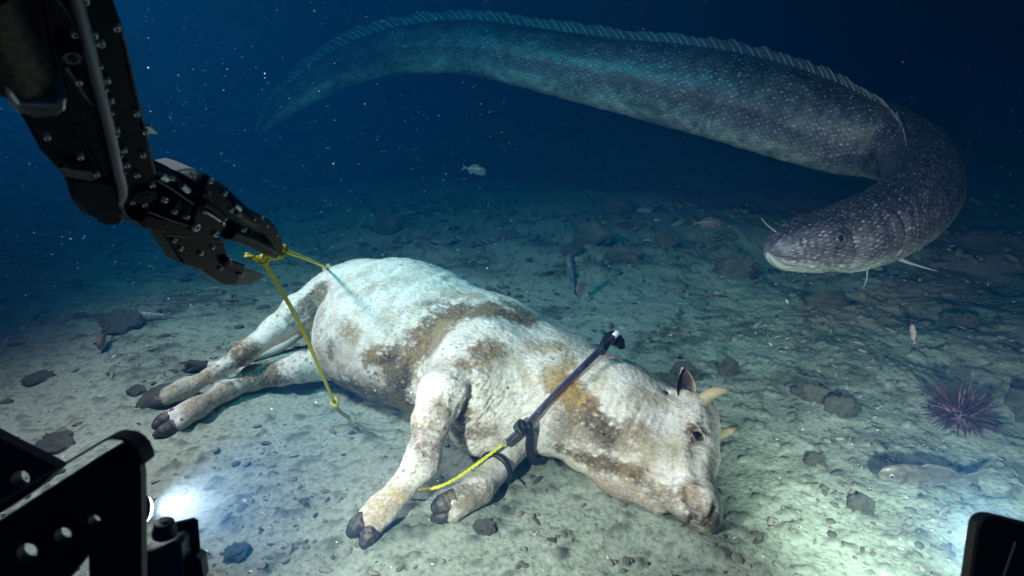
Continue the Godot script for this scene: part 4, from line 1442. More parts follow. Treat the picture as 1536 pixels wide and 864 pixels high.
# outlines of the frame's pieces in their own planes
const PLATE := [Vector2(-0.2064, -0.1403), Vector2(-0.2015, -0.0710), Vector2(-0.0258, 0.0269), Vector2(-0.0188, 0.0306), Vector2(-0.0119, 0.0334), Vector2(-0.0042, 0.0352), Vector2(0.0034, 0.0352), Vector2(0.0099, 0.0314), Vector2(0.0154, 0.0250), Vector2(0.0191, 0.0168), Vector2(0.0218, 0.0069), Vector2(0.0225, -0.0065), Vector2(0.0107, -0.1821)]
const PLATE_RIM := [Vector2(-0.2015, -0.0710), Vector2(-0.1995, -0.0426), Vector2(-0.1514, -0.0158), Vector2(-0.0275, 0.0487), Vector2(-0.0207, 0.0516), Vector2(-0.0122, 0.0524), Vector2(-0.0031, 0.0502), Vector2(0.0059, 0.0462), Vector2(0.0130, 0.0396), Vector2(0.0192, 0.0302), Vector2(0.0226, 0.0182), Vector2(0.0235, 0.0067), Vector2(0.0191, 0.0168), Vector2(0.0154, 0.0250), Vector2(0.0099, 0.0314), Vector2(0.0034, 0.0352), Vector2(-0.0042, 0.0352), Vector2(-0.0119, 0.0334), Vector2(-0.0188, 0.0306), Vector2(-0.0258, 0.0269)]
const PLATE_HOLES := [[Vector2(-0.1253, -0.0906), 0.0125], [Vector2(-0.0807, -0.0742), 0.0105], [Vector2(-0.0412, -0.0602), 0.0075]]
const PLATE_CUTS := [[[Vector2(-0.0999, -0.1608), Vector2(-0.0511, -0.1064), Vector2(-0.0548, -0.1695)], 0.2], [[Vector2(-0.0101, -0.0113), Vector2(0.0038, -0.0057), Vector2(-0.0069, -0.1787), Vector2(-0.0219, -0.1758)], 0.009]]
const BAR := [Vector2(-0.2717, -0.0036), Vector2(-0.1964, -0.0567), Vector2(-0.1113, -0.1154), Vector2(-0.1411, -0.1437), Vector2(-0.2028, -0.1815), Vector2(-0.2820, -0.2053)]
const BAR_HOLE := Vector2(-0.1703, -0.1283)
const KNOB := Vector3(-0.651, 1.008, -0.950)
const BOX := Vector3(0.766, 1.137, -0.850)


# ---------------------------------------------------------------- frame of the vehicle, at the lower corners

func build_vehicle() -> void:
	var black := plain(lin(0.012, 0.012, 0.014), 0.5)
	black.metallic_specular = 0.25
	var purple := plain(lin(0.020, 0.017, 0.032), 0.75)
	purple.metallic_specular = 0.2
	var o := base("perforated_bracket", Vector3(-0.55, 1.28, -0.75))
	tag(o, "black perforated bracket of the vehicle frame at lower left with rounded corner", "bracket")
	# the plate: an outline with round holes and slots cut through
	var turn := Basis.from_euler(Vector3(deg_to_rad(-18), deg_to_rad(14), 0))
	var plate := CSGCombiner3D.new()
	plate.name = "plate"
	o.add_child(plate)
	plate.transform = Transform3D(turn, Vector3.ZERO)
	plate.material_override = black
	var form := CSGPolygon3D.new()
	form.name = "outline"
	form.polygon = PackedVector2Array(PLATE)
	form.depth = 0.022
	plate.add_child(form)
	for h in PLATE_HOLES:
		var c := CSGCylinder3D.new()
		c.name = "hole"
		c.radius = h[1]
		c.height = 0.2
		c.sides = 24
		c.operation = CSGShape3D.OPERATION_SUBTRACTION
		c.transform = Transform3D(Basis(Vector3.RIGHT, PI / 2), Vector3(h[0].x, h[0].y, -0.01))
		plate.add_child(c, true)
	for h in PLATE_CUTS:
		var c := CSGPolygon3D.new()
		c.name = "opening"
		c.polygon = PackedVector2Array(h[0])
		c.depth = h[1]
		c.operation = CSGShape3D.OPERATION_SUBTRACTION
		c.position = Vector3(0, 0, 0.001)
		plate.add_child(c, true)
	put(slab(PLATE_RIM, -0.06, -0.004, 0.003), "rim", purple, o, Transform3D(turn, Vector3.ZERO))
	var bar := base("frame_bar", Vector3(-0.66, 1.3, -0.95))
	tag(bar, "black slanting bar with one hole behind the perforated bracket", "bar")
	var cut := CSGCombiner3D.new()
	cut.name = "beam"
	bar.add_child(cut)
	cut.transform = Transform3D(Basis.from_euler(Vector3(deg_to_rad(-18), deg_to_rad(10), 0)), Vector3.ZERO)
	cut.material_override = black
	var f := CSGPolygon3D.new()
	f.name = "outline"
	f.polygon = PackedVector2Array(BAR)
	f.depth = 0.03
	cut.add_child(f)
	var hole := CSGCylinder3D.new()
	hole.name = "hole"
	hole.radius = 0.0145
	hole.height = 0.3
	hole.sides = 20
	hole.operation = CSGShape3D.OPERATION_SUBTRACTION
	hole.transform = Transform3D(Basis(Vector3.RIGHT, PI / 2), Vector3(BAR_HOLE.x, BAR_HOLE.y, 0))
	cut.add_child(hole)
	# the clamp with a knob beside the bracket
	var k := base("knob_clamp", KNOB)
	tag(k, "small black clamp block with a round knob beside the lit lamp", "clamp")
	var dark := plain(lin(0.03, 0.032, 0.036), 0.5)
	var blk := slab([Vector2(-0.036, -0.09), Vector2(0.032, -0.09), Vector2(0.032, -0.012), Vector2(0.022, -0.006), Vector2(-0.036, -0.016)], -0.05, 0.01, 0.003)
	put(blk, "block", dark, k, Transform3D(turn, Vector3(0.002, -0.008, 0)))
	var back := slab([Vector2(0.0, -0.09), Vector2(0.046, -0.09), Vector2(0.046, 0.008), Vector2(0.038, 0.014), Vector2(0.0, 0.010)], -0.06, -0.052, 0.003)
	put(back, "back_plate", black, k, Transform3D(turn, Vector3(0.002, -0.008, 0)))
	var low := slab([Vector2(0.030, -0.09), Vector2(0.062, -0.09), Vector2(0.060, -0.052), Vector2(0.052, -0.044), Vector2(0.034, -0.05)], -0.045, 0.0, 0.003)
	put(low, "foot", black, k, Transform3D(turn, Vector3(0.002, -0.008, 0)))
	var prof := [Vector3(0, -0.012, 0), Vector3(0, -0.004, 0), Vector3(0, 0.004, 0), Vector3(0, 0.006, 0), Vector3(0, 0.014, 0), Vector3(0, 0.017, 0)]
	var knob := put(tube(PackedVector3Array(prof), PackedFloat32Array([0.022, 0.022, 0.020, 0.0185, 0.0175, 0.014]), 24), "knob", dark, k, Transform3D(Basis(Vector3(0, 0, 1), -0.12), Vector3(-0.006, -0.002, -0.02)))
	var cap := CylinderMesh.new()
	cap.top_radius = 0.006
	cap.bottom_radius = 0.007
	cap.height = 0.004
	put(cap, "screw", plain(lin(0.1, 0.1, 0.1), 0.4, 0.5), knob, Transform3D(Basis(), Vector3(0, 0.018, 0)))
	# the box at lower right
	var b := base("equipment_box", BOX)
	tag(b, "black rounded equipment box of the vehicle at the lower right corner", "box")
	var shape := []
	for e in [[Vector2(0.155, 0.0), 0.025, 90], [Vector2(0.0, 0.0), 0.025, 90]]:
		for q in 7:
			var a := deg_to_rad(q * 15.0 + (0.0 if e == null else 0.0))
			if e[0].x > 0.1: shape.append(Vector2(0.155, -0.025) + Vector2(cos(a), sin(a)) * 0.025)
			else: shape.append(Vector2(0.025, -0.025) + Vector2(-sin(a), cos(a)) * 0.025)
	shape.append(Vector2(0.0, -0.20))
	shape.append(Vector2(0.18, -0.20))
	put(slab(shape, -0.05, 0.0, 0.004), "casing", black, b, Transform3D(Basis.from_euler(Vector3(deg_to_rad(-26), deg_to_rad(-24), deg_to_rad(-2))), Vector3.ZERO))
	put(slab([Vector2(0.022, -0.2), Vector2(0.165, -0.2), Vector2(0.165, -0.03), Vector2(0.05, -0.03)], 0.0015, 0.006, 0.002), "cover", plain(lin(0.006, 0.006, 0.007), 0.4), b, Transform3D(Basis.from_euler(Vector3(deg_to_rad(-26), deg_to_rad(-24), deg_to_rad(-2))), Vector3.ZERO))


# ---------------------------------------------------------------- ropes and the strap

# three strands laid round each other
func rope_mesh(ctrl: Array, r: float, steps := 14) -> ArrayMesh:
	var raw := curve_points(ctrl, steps)
	var dense := PackedVector3Array()
	for i in raw.size() - 1:
		var many := maxi(1, int(raw[i].distance_to(raw[i + 1]) / 0.012))
		for k in many: dense.append(raw[i].lerp(raw[i + 1], float(k) / many))
	dense.append(raw[raw.size() - 1])
	var st := SurfaceTool.new()
	st.begin(Mesh.PRIMITIVE_TRIANGLES)
	for strand in 3:
		var pts := PackedVector3Array()
		var along := 0.0
		for i in dense.size():
			if i > 0: along += dense[i].distance_to(dense[i - 1])
			var t := (dense[mini(i + 1, dense.size() - 1)] - dense[maxi(i - 1, 0)]).normalized()
			var a := t.cross(Vector3(0.3, 1, 0.2)).normalized()
			var b := a.cross(t)
			var turn := along * TAU / 0.075 + strand * TAU / 3.0
			pts.append(dense[i] + (a * cos(turn) + b * sin(turn)) * r * 0.52)
		st.append_from(tube(pts, even(r * 0.60, pts.size()), 6), 0, Transform3D())
	return st.commit()


func knot_mesh(at: Vector3, size: float, r: float, sd: int) -> ArrayMesh:
	var q := RandomNumberGenerator.new()
	q.seed = sd
	var pts := []
	for k in 9:
		var a := k * 2.3
		pts.append(at + Vector3(cos(a) * size, sin(a * 1.7) * size * 0.8, sin(a) * size) * q.randf_range(0.6, 1.0))
	return tube(curve_points(pts, 6), even(r, 49), 7)


func frayed(at: Vector3, dir: Vector3, length: float, many: int, sd: int) -> ArrayMesh:
	var q := RandomNumberGenerator.new()
	q.seed = sd
	var st := SurfaceTool.new()
	st.begin(Mesh.PRIMITIVE_TRIANGLES)
	for k in many:
		var d := (dir + Vector3(q.randf_range(-0.4, 0.4), q.randf_range(-0.15, 0.25), q.randf_range(-0.4, 0.4))).normalized()
		var e := at + d * length * q.randf_range(0.3, 1.0)
		e.y = maxf(e.y, 0.01)
		st.append_from(tube(PackedVector3Array([at, at.lerp(e, 0.5) + Vector3(0, q.randf() * 0.01, 0), e]), PackedFloat32Array([0.003, 0.0022, 0.001]), 4), 0, Transform3D())
	return st.commit()


func build_ropes() -> void:
	var yellow := plain(lin(0.85, 0.78, 0.06), 0.6)
	yellow.uv1_triplanar = true
	yellow.uv1_scale = Vector3.ONE * 6.0
	yellow.albedo_texture = noise_tex(0.06, 4, 81, 256, ramp([[0.0, lin(0.25, 0.28, 0.2)], [0.4, lin(0.8, 0.85, 0.7)], [1.0, lin(1, 1, 1)]]))
	var drab := plain(lin(0.30, 0.29, 0.16), 0.8)
	var a := base("yellow_rope", Vector3.ZERO)
	tag(a, "yellow rope looped over the gripper's finger and tied to the cow's rump and belly", "rope")
	var grip := Vector3(-0.800, 1.262, -2.085)
	var under := Vector3(-0.862, 1.235, -2.06)
	put(rope_mesh([grip, Vector3(-1.032, 0.94, -3.09), Vector3(-1.275, 0.61, -4.10)], 0.0080), "upper_line", yellow, a)
	put(rope_mesh([under, Vector3(-0.89, 0.85, -2.42), Vector3(-0.955, 0.215, -2.95)], 0.0088), "lower_line", yellow, a)
	put(rope_mesh([Vector3(-0.955, 0.215, -2.95), Vector3(-0.945, 0.13, -2.99), Vector3(-0.90, 0.05, -3.04), Vector3(-0.875, 0.035, -3.03)], 0.0105), "lashed_end", drab, a)
	put(rope_mesh([grip, Vector3(-0.785, 1.275, -2.05), Vector3(-0.80, 1.30, -2.03), Vector3(-0.825, 1.275, -2.02), Vector3(-0.85, 1.243, -2.03), under], 0.0088), "finger_loop", yellow, a)
	put(rope_mesh([grip, Vector3(-0.81, 1.235, -2.10), Vector3(-0.835, 1.225, -2.12), under], 0.0088), "finger_loop", yellow, a)
	put(rope_mesh([under, Vector3(-0.885, 1.25, -2.03), Vector3(-0.892, 1.262, -2.01), Vector3(-0.87, 1.255, -2.0)], 0.0095), "finger_loop", yellow, a)
	put(knot_mesh(grip, 0.019, 0.0095, 3), "knot", yellow, a)
	put(knot_mesh(under, 0.016, 0.0085, 5), "knot", yellow, a)
	put(knot_mesh(Vector3(-1.26, 0.615, -4.06), 0.030, 0.012, 7), "knot", drab, a)
	put(knot_mesh(Vector3(-0.95, 0.19, -2.96), 0.020, 0.010, 9), "knot", yellow, a)
	put(knot_mesh(Vector3(-0.885, 0.045, -3.03), 0.020, 0.010, 11), "knot", drab, a)
	put(frayed(Vector3(-0.875, 0.035, -3.03), Vector3(0.75, -0.05, 0.62), 0.26, 16, 4), "frayed_strands", plain(lin(0.33, 0.33, 0.30), 0.8), a).set_meta("kind", "stuff")
	put(frayed(Vector3(-1.26, 0.615, -4.06), Vector3(0.8, -0.1, 0.2), 0.20, 14, 6), "frayed_strands", plain(lin(0.16, 0.14, 0.10), 0.8), a).set_meta("kind", "stuff")
	# the second rope runs from under the upper foreleg to the strap round the neck
	var b := base("yellow_tether", Vector3.ZERO)
	tag(b, "thin yellow rope pulled tight from under the cow's upper foreleg to its neck strap", "rope")
	put(rope_mesh([Vector3(-0.50, 0.04, -2.40), Vector3(-0.30, 0.085, -2.395), Vector3(-0.04, 0.235, -2.485)], 0.0080), "line", yellow, b)
	put(knot_mesh(Vector3(-0.035, 0.238, -2.487), 0.014, 0.008, 15), "knot", drab, b)
	# the strap
	var blue := plain(lin(0.035, 0.045, 0.095), 0.4)
	var black := plain(lin(0.012, 0.012, 0.016), 0.5)
	var s := base("neck_strap", Vector3.ZERO)
	tag(s, "dark blue strap with black webbing cinched across the cow's neck", "strap")
	var run := [Vector3(-0.045, 0.232, -2.49), Vector3(0.07, 0.315, -2.548), Vector3(0.195, 0.425, -2.618), Vector3(0.33, 0.525, -2.70), Vector3(0.43, 0.575, -2.80), Vector3(0.52, 0.605, -2.90)]
	var low := []
	for p in run: low.append(p + Vector3(0.009, -0.014, 0.003))
	put(tube(curve_points(run, 8), curve_values([0.008, 0.009, 0.008, 0.009, 0.010, 0.008], 8), 12), "blue_hose", blue, s)
	put(tube(curve_points(low, 8), curve_values([0.007, 0.007, 0.007, 0.008, 0.008, 0.006], 8), 10), "red_hose", plain(lin(0.10, 0.035, 0.05), 0.4), s)
	for t in [0.30, 0.62, 0.80]:
		var k := int(t * 40)
		var c := curve_points(run, 8)
		put(tube(PackedVector3Array([c[k] - (c[k + 1] - c[k]) * 0.9 + Vector3(0.004, -0.008, 0.002), c[k] + (c[k + 1] - c[k]) * 0.9 + Vector3(0.004, -0.008, 0.002)]), even(0.0145 if t > 0.5 else 0.012, 2), 14), "tape_wrap", blue, s)
	put(tube(PackedVector3Array([Vector3(0.515, 0.603, -2.895), Vector3(0.535, 0.615, -2.91)]), PackedFloat32Array([0.013, 0.017]), 12), "white_cap", plain(lin(0.78, 0.78, 0.78), 0.4), s)
	put(tube(curve_points([Vector3(0.44, 0.56, -2.80), Vector3(0.50, 0.59, -2.92), Vector3(0.56, 0.55, -2.98), Vector3(0.575, 0.50, -2.98)], 6), curve_values([0.024, 0.028, 0.022, 0.020], 6), 10), "webbing", black, s)
	put(knot_mesh(Vector3(0.535, 0.565, -2.95), 0.030, 0.015, 21), "webbing_knot", black, s)
	put(tube(curve_points([Vector3(0.075, 0.31, -2.54), Vector3(0.085, 0.24, -2.555), Vector3(0.085, 0.15, -2.575), Vector3(0.11, 0.07, -2.60), Vector3(0.17, 0.05, -2.66)], 6), curve_values([0.022, 0.021, 0.021, 0.022, 0.02], 6), 10), "webbing", black, s)
	put(knot_mesh(Vector3(0.04, 0.30, -2.525), 0.026, 0.013, 23), "webbing_knot", black, s)
	# dark cuff on the folded foreleg
	var ring := TorusMesh.new()
	ring.inner_radius = 0.062
	ring.outer_radius = 0.090
	ring.rings = 28
	ring.ring_segments = 10
	var cuff := put(ring, "leg_cuff", black, self, Transform3D(Basis.looking_at(Vector3(-0.45, -0.05, 0.75).normalized()) * Basis(Vector3.RIGHT, PI / 2), Vector3(-0.075, 0.095, -2.50)))
	tag(cuff, "black band round the cow's folded lower foreleg", "band")


# ---------------------------------------------------------------- fish

func fish(called: String, label: String, length: float, at: Vector3, nose: Vector3, back: Vector3, tint: Color, belly: Color, deep := 0.30, group := "small fish round the carcass") -> Node3D:
	var o := base(called, at)
	tag(o, label, "fish", group)
	var x := nose.normalized()
	var y := (back - x * back.dot(x)).normalized()
	o.basis = Basis(x, y, x.cross(y)).scaled(Vector3.ONE * length)
	o.basis = Basis(x * length, y * length, x.cross(y) * length)
	var v := PackedVector3Array()
	var col := PackedColorArray()
	var idx := PackedInt32Array()
	var rows := 26
	var sides := 20
	for i in rows + 1:
		var t := float(i) / rows
		var h := deep * 0.5 * pow(sin(PI * pow(t, 0.62)), 0.8) * (1.0 - 0.15 * t) + 0.016 * smoothstep(0.0, 0.05, t)
		if t > 0.97: h *= 0.9
		for k in sides:
			var a := TAU * k / sides
			var p := Vector3(0.5 - t * 0.84, cos(a) * h * (1.0 if cos(a) > 0 else 0.92), sin(a) * h * 0.52)
			v.append(p)
			var m := noise_a.get_noise_3dv(p * 18.0 + at)
			var c := belly.lerp(tint, smoothstep(-0.5, 0.35, cos(a) + m * 0.6)) * (1.0 + m * 1.1)
			if absf(t - 0.26) < 0.018 and cos(a) < 0.6: c = c * 0.45
			col.append(c)
	for i in rows:
		for k in sides:
			var a := i * sides + k
			var b := i * sides + (k + 1) % sides
			idx.append_array([a, a + sides, b, b, a + sides, b + sides])
	var skin := StandardMaterial3D.new()
	skin.vertex_color_use_as_albedo = true
	skin.roughness = 0.4
	put(indexed(v, idx, col), "body", skin, o)
	var finm := plain((tint.lerp(belly, 0.3)).linear_to_srgb(), 0.5)
	finm.backlight_enabled = true
	finm.backlight = Color(0.3, 0.3, 0.3)
	put(slab([Vector2(-0.32, 0.022), Vector2(-0.40, 0.07), Vector2(-0.50, 0.125), Vector2(-0.455, 0.03), Vector2(-0.44, 0.0), Vector2(-0.455, -0.03), Vector2(-0.50, -0.125), Vector2(-0.40, -0.07), Vector2(-0.32, -0.022)], -0.006, 0.006, 0.003), "tail_fin", finm, o)
	put(slab([Vector2(0.18, deep * 0.42), Vector2(0.10, deep * 0.68), Vector2(0.0, deep * 0.62), Vector2(-0.14, deep * 0.46), Vector2(-0.24, deep * 0.16), Vector2(-0.05, deep * 0.30)], -0.005, 0.005, 0.002), "back_fin", finm, o)
	put(slab([Vector2(-0.02, -deep * 0.36), Vector2(-0.10, -deep * 0.60), Vector2(-0.18, -deep * 0.46), Vector2(-0.24, -deep * 0.14), Vector2(-0.12, -deep * 0.22)], -0.005, 0.005, 0.002), "belly_fin", finm, o)
	for s in [-1.0, 1.0]:
		put(slab([Vector2(0.0, 0.012), Vector2(-0.10, 0.035), Vector2(-0.15, 0.0), Vector2(-0.10, -0.03), Vector2(0.0, -0.012)], -0.004, 0.004, 0.002), "breast_fin", finm, o, Transform3D(Basis(Vector3.UP, -0.5 * s) * Basis(Vector3(0, 0, 1), 0.5), Vector3(0.20, -deep * 0.12, s * deep * 0.245)))
		var ball := SphereMesh.new()
		ball.radius = 0.026
		ball.height = 0.052
		ball.radial_segments = 14
		ball.rings = 8
		var e := put(ball, "eye", plain(lin(0.25, 0.25, 0.24), 0.15), o, Transform3D(Basis(), Vector3(0.40, deep * 0.10, s * deep * 0.155)))
		var dot := SphereMesh.new()
		dot.radius = 0.015
		dot.height = 0.03
		dot.radial_segments = 12
		dot.rings = 6
		put(dot, "pupil", plain(lin(0.006, 0.006, 0.006), 0.1), e, Transform3D(Basis(), Vector3(0.003, 0, s * 0.0155)))
	return o


func build_fishes() -> void:
	var grey := Color(0.16, 0.145, 0.125)
	var pale := Color(0.33, 0.31, 0.28)
	var big := fish("grey_fish", "large grey fish with a forked tail hovering over the bright ground at lower right", 0.50, Vector3(1.90, 0.13, -2.40), Vector3(-1, 0.06, 0.02), Vector3(0, 1, 0.35), grey * 0.55, pale * 0.6, 0.225)
	put(tube(PackedVector3Array([Vector3(0.40, 0.06, 0.02), Vector3(0.43, 0.12, 0.03), Vector3(0.47, 0.16, 0.03)]), PackedFloat32Array([0.012, 0.008, 0.003]), 6), "feeler", plain(lin(0.03, 0.03, 0.03), 0.6), big)
	fish("grey_fish", "small grey fish seen from above pointing away from the cow's back", 0.42, Vector3(0.545, 0.20, -5.30), Vector3(-0.10, 0.8, -0.7), Vector3(-0.5, 0.5, 0.6), Color(0.15, 0.135, 0.16), pale * 0.8)
	fish("grey_fish", "dim grey fish swimming left of the eel's snout over dark rubble", 0.30, Vector3(1.93, 0.52, -6.0), Vector3(1, -0.03, 0.1), Vector3(0, 1, 0.2), Color(0.10, 0.08, 0.09), pale * 0.5, 0.36)
	fish("brown_fish", "reddish brown fish resting nose down on the sea bed at far left", 0.27, Vector3(-2.93, 0.10, -4.10), Vector3(0.35, -0.22, 1), Vector3(0.2, 1, 0.1), Color(0.20, 0.11, 0.085), Color(0.30, 0.24, 0.2), 0.34)
	fish("pale_fish", "whitish fish lying low on the sea bed beyond the hind legs", 0.29, Vector3(-2.83, 0.09, -4.55), Vector3(-1, 0.0, 0.2), Vector3(0, 1, 0.5), Color(0.34, 0.33, 0.36), Color(0.5, 0.5, 0.5), 0.34)
	fish("pink_fish", "tiny pinkish fish with spread fins in the shade below the eel", 0.15, Vector3(2.80, 0.16, -4.0), Vector3(0.1, 0.75, -0.6), Vector3(0.1, 0.5, 0.8), Color(0.42, 0.30, 0.27), Color(0.5, 0.42, 0.4), 0.32)
	fish("silver_fish", "small silvery fish hanging in the blue water beneath the eel's body", 0.25, Vector3(-0.375, 1.02, -6.2), Vector3(1, -0.22, 0.1), Vector3(0, 1, 0.1), Color(0.13, 0.13, 0.15), Color(0.22, 0.22, 0.23), 0.36)


# ---------------------------------------------------------------- the urchin

func build_urchin() -> void:
	var o := base("sea_urchin", Vector3(2.40, 0.0, -2.95))
	tag(o, "dark purple red spiny urchin on the sea bed at right", "sea urchin")
	var mid := Vector3(0, 0.125, 0)
	var f := Flesh.new()
	f.cell = 0.01
	var lie := Vector3(0.032, -0.01, 0.036)
	f.bone(mid - lie, mid + lie, 0.062, 0.058, 0.02)
	f.mesh()
	put(indexed(f.verts, f.faces), "shell", plain(lin(0.05, 0.016, 0.026), 0.6), o)
	var mats := [plain(lin(0.036, 0.009, 0.019), 0.5), plain(lin(0.024, 0.008, 0.016), 0.5), plain(lin(0.06, 0.018, 0.03), 0.5), plain(lin(0.15, 0.09, 0.10), 0.5)]
	var shapes := []
	for k in 3:
		shapes.append(tube(PackedVector3Array([Vector3.ZERO, Vector3(0, 0.45, 0.02 * k), Vector3(0, 1, 0.05 * k - 0.04)]), PackedFloat32Array([0.045, 0.05, 0.018]), 6))
	for k in 290:
		var d := Vector3(rng.randfn(), rng.randfn() + 0.35, rng.randfn()).normalized()
		if d.y < -0.75: d.y = -d.y
		var t := rng.randf_range(-1.15, 1.15)
		var at := mid + lie * t + d * 0.045
		var l := rng.randf_range(0.07, 0.135) * (1.0 if d.y > 0 else 0.75)
		var y := (d + lie.normalized() * t * 0.45 + Vector3(rng.randf_range(-.15, .15), rng.randf_range(-.1, .15), rng.randf_range(-.15, .15))).normalized()
		var x := y.cross(Vector3(0.3, 0.5, 0.8)).normalized()
		put(shapes[k % 3], "spine", mats[3 if rng.randf() < 0.12 else k % 3], o, Transform3D(Basis(x * l, y * l, x.cross(y) * l), at))


# ---------------------------------------------------------------- rocks and debris

func rock_mesh(sd: int, rough: float, sharp: float) -> ArrayMesh:
	var s := SphereMesh.new()
	s.radius = 1.0
	s.height = 2.0
	s.radial_segments = 30
	s.rings = 16
	var arr := s.get_mesh_arrays()
	var v: PackedVector3Array = arr[Mesh.ARRAY_VERTEX]
	var col := PackedColorArray()
	var shift := Vector3(sd * 3.7, sd * 1.3, sd * 0.7)
	for i in v.size():
		var d := v[i]
		var n := noise_a.get_noise_3dv(d * 0.9 + shift) * rough + absf(noise_b.get_noise_3dv(d * 2.6 + shift)) * sharp + noise_a.get_noise_3dv(d * 6.0 + shift) * sharp * 0.6
		v[i] = d * (1.0 + n)
		var m := noise_a.get_noise_3dv(d * 3.0 + shift)
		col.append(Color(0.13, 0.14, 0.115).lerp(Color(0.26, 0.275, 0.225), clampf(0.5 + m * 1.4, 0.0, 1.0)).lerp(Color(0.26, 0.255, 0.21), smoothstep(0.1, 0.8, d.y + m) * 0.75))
	var idx: PackedInt32Array = arr[Mesh.ARRAY_INDEX]
	var flip := PackedInt32Array()
	for i in range(0, idx.size(), 3): flip.append_array([idx[i], idx[i + 1], idx[i + 2]])
	# weld the seam by averaging normals of equal places
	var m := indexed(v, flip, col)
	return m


const ROCKS := [
	["dark rounded rock on the sea bed between the gripper and the eel's tail", -1.63, -7.89, 0.17, 0.75],
	["round dark boulder in the middle distance behind the grey fish", 0.96, -7.29, 0.19, 0.85],
	["small dark rock dotted with white left of the round boulder", 0.67, -6.69, 0.10, 0.7],
	["large dark rubble mound left of the eel's snout", 2.28, -6.04, 0.17, 0.7],
	["low dark mound beneath the dim grey fish", 1.83, -7.13, 0.15, 0.6],
	["broad pale mound in front of the round boulder", 1.18, -6.38, 0.18, 0.4],
	["grey green rock behind the reddish brown fish", -2.98, -4.42, 0.13, 0.55],
	["crusty low rock left of the lower hind hoof", -2.41, -2.84, 0.08, 0.3],
	["low silted rock at the left edge before the fish", -3.06, -3.61, 0.06, 0.45],
	["small stone left of the upper hind hoof", -2.33, -3.44, 0.045, 0.5],
	["lone rounded stone beyond the cow's horns", 1.44, -3.73, 0.065, 0.95],
	["dark lump of rubble behind the cow's ear", 1.12, -3.62, 0.09, 0.6],
	["low dark stone at the nape of the cow's neck", 0.95, -3.46, 0.12, 0.45],
	["pale flat stone on the sand midway between horns and urchin", 1.83, -3.39, 0.09, 0.32],
	["dark jagged stone beside the pale flat stone", 1.92, -3.20, 0.08, 0.55],
	["dark rock in the eel's shadow at right", 3.59, -4.64, 0.11, 0.5],
	["dark rock at the right edge beyond the urchin", 3.02, -3.14, 0.15, 0.6],
	["dark clump of debris beside the folded foreleg's hoof", -0.12, -2.20, 0.045, 0.6],
	["dark crusty clump left of the large grey fish", 1.56, -2.32, 0.055, 0.7],
	["brownish clump on the sand below the upper foreleg's hoof", -1.11, -2.04, 0.045, 0.45],
	["low stone on the sand right of the cow's muzzle", 1.52, -2.68, 0.045, 0.4],
	["dark rock in the shade under the eel's head", 2.75, -5.1, 0.13, 0.5],
	["dim rock far off under the eel's middle", 1.6, -9.4, 0.22, 0.5],
	["dim rock far off at left under the eel's tail", -3.23, -9.4, 0.2, 0.5],
	["small dark stone close behind the cow's rump", -1.9, -5.2, 0.10, 0.5],
	["small dark stone behind the middle of the cow's back", -0.2, -5.3, 0.10, 0.5],
	["mud heap over the upper hind hoof", -2.14, -3.36, 0.09, 0.4],
]


func build_rocks() -> void:
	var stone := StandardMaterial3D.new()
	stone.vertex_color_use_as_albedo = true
	stone.roughness = 0.95
	stone.uv1_triplanar = true
	stone.uv1_scale = Vector3.ONE * 2.0
	stone.heightmap_enabled = true
	stone.heightmap_scale = 3.5
	stone.heightmap_texture = noise_tex(0.03, 6, 91, 512)
	var kinds := []
	for k in 5: kinds.append(rock_mesh(k + 1, 0.5, 0.32))
	for k in ROCKS.size():
		var r = ROCKS[k]
		var size: float = r[3]
		var at := Vector3(r[1], bed(r[1], r[2]) + size * float(r[4]) * 0.45, r[2])
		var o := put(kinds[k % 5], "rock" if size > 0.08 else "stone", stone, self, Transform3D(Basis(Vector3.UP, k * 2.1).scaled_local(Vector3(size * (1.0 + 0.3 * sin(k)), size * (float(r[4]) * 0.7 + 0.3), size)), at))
		tag(o, r[0], "rock", "rocks and stones on the sea bed")
	# loose rubble, flakes and broken shell: far too many to count
	var chip := SphereMesh.new()
	chip.radius = 1.0
	chip.height = 2.0
	chip.radial_segments = 7
	chip.rings = 4
	var arr := chip.get_mesh_arrays()
	var v: PackedVector3Array = arr[Mesh.ARRAY_VERTEX]
	for i in v.size(): v[i] = v[i] * (1.0 + 1.1 * noise_a.get_noise_3dv(v[i] * 1.7))
	arr[Mesh.ARRAY_VERTEX] = v
	var shape := ArrayMesh.new()
	shape.add_surface_from_arrays(Mesh.PRIMITIVE_TRIANGLES, arr)
	scatter("seabed_rubble", "dark flakes and crumbs of debris scattered over the sea bed", "debris", shape, 13000, false)
	scatter("shell_bits", "tiny pale bits of shell scattered over the sea bed", "shells", shape, 1300, true)


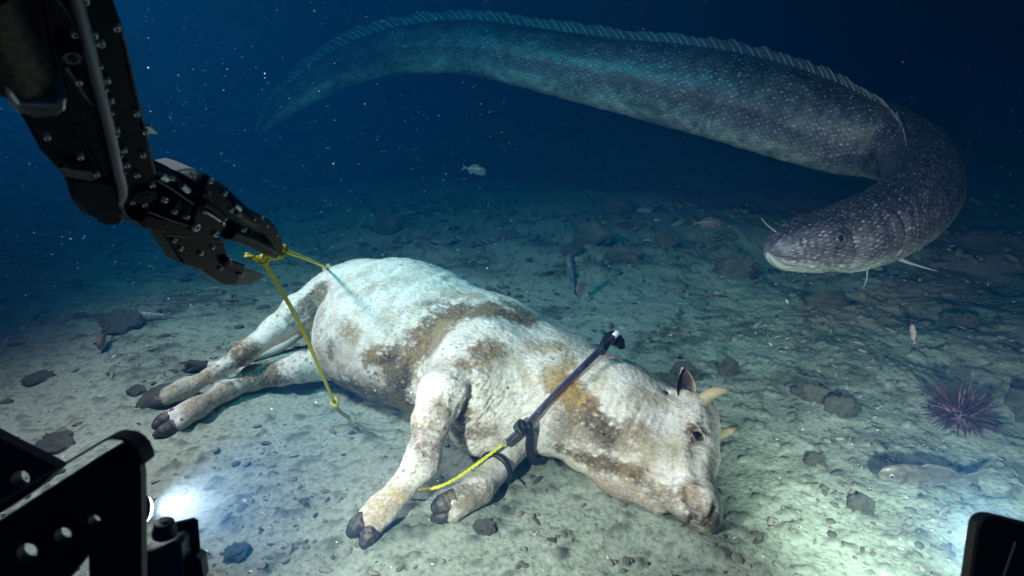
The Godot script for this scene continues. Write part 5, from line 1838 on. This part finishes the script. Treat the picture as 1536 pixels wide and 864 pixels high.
func scatter(called: String, label: String, category: String, shape: Mesh, many: int, shells: bool) -> void:
	var mm := MultiMesh.new()
	mm.transform_format = MultiMesh.TRANSFORM_3D
	mm.use_colors = true
	mm.mesh = shape
	mm.instance_count = many
	for k in many:
		var x := 0.0
		var z := 0.0
		for attempt in 6:
			var d := 1.2 + pow(rng.randf(), 1.4) * 9.0
			x = rng.randf_range(-1.05, 1.05) * (d + 0.4)
			z = -d
			var patch := noise_b.get_noise_2d(x * 0.8 + 40.0, z * 1.1) + noise_a.get_noise_2d(x * 3.5, z * 4.5) * 0.9
			if patch > 0.10 or rng.randf() < 0.10: break
		var s := (0.0020 + pow(rng.randf(), 7.0) * (0.006 if shells else 0.014)) * (1.0 + maxf(-z - 2.0, 0.0) * 0.22 + maxf(-z - 4.2, 0.0) * 0.45)
		var b := Basis.from_euler(Vector3(rng.randf_range(-0.5, 0.5), rng.randf() * TAU, rng.randf_range(-0.5, 0.5)))
		b = b.scaled_local(Vector3(s * rng.randf_range(1.0, 2.4), s * rng.randf_range(0.25, 0.7), s * rng.randf_range(0.6, 1.2)))
		mm.set_instance_transform(k, Transform3D(b, Vector3(x, bed_fine(x, z) + s * 0.25, z)))
		var t := rng.randf()
		if shells: mm.set_instance_color(k, Color(0.62, 0.62, 0.58) * rng.randf_range(0.6, 1.1))
		else: mm.set_instance_color(k, Color(0.05, 0.048, 0.04).lerp(Color(0.24, 0.235, 0.19), t))
	var o := MultiMeshInstance3D.new()
	o.name = called
	o.multimesh = mm
	var m := StandardMaterial3D.new()
	m.vertex_color_use_as_albedo = true
	m.roughness = 0.9
	o.material_override = m
	add_child(o)
	tag(o, label, category, "", "stuff")


func build_snow() -> void:
	var flake := SphereMesh.new()
	flake.radius = 1.0
	flake.height = 2.0
	flake.radial_segments = 6
	flake.rings = 3
	var mm := MultiMesh.new()
	mm.transform_format = MultiMesh.TRANSFORM_3D
	mm.mesh = flake
	var many := 3600
	mm.instance_count = many
	for k in many:
		var z := -rng.randf_range(1.1, 7.5)
		var x := rng.randf_range(-1.0, 1.0) * (-z * 0.95)
		if rng.randf() < 0.7: x = -absf(x)
		var y := rng.randf_range(0.05, 3.3)
		var s := rng.randf_range(0.0006, 0.0015) * (0.6 - z * 0.28)
		if rng.randf() < 0.03: s *= rng.randf_range(1.5, 3.0)
		var b := Basis.from_euler(Vector3(rng.randf() * TAU, rng.randf() * TAU, 0)).scaled_local(Vector3(s * rng.randf_range(0.7, 1.8), s, s * rng.randf_range(0.7, 1.2)))
		mm.set_instance_transform(k, Transform3D(b, Vector3(x, y, z)))
	var o := MultiMeshInstance3D.new()
	o.name = "drifting_particles"
	o.multimesh = mm
	o.material_override = plain(lin(0.45, 0.45, 0.45), 0.8)
	add_child(o)
	tag(o, "pale specks drifting in the water everywhere", "particles", "", "stuff")
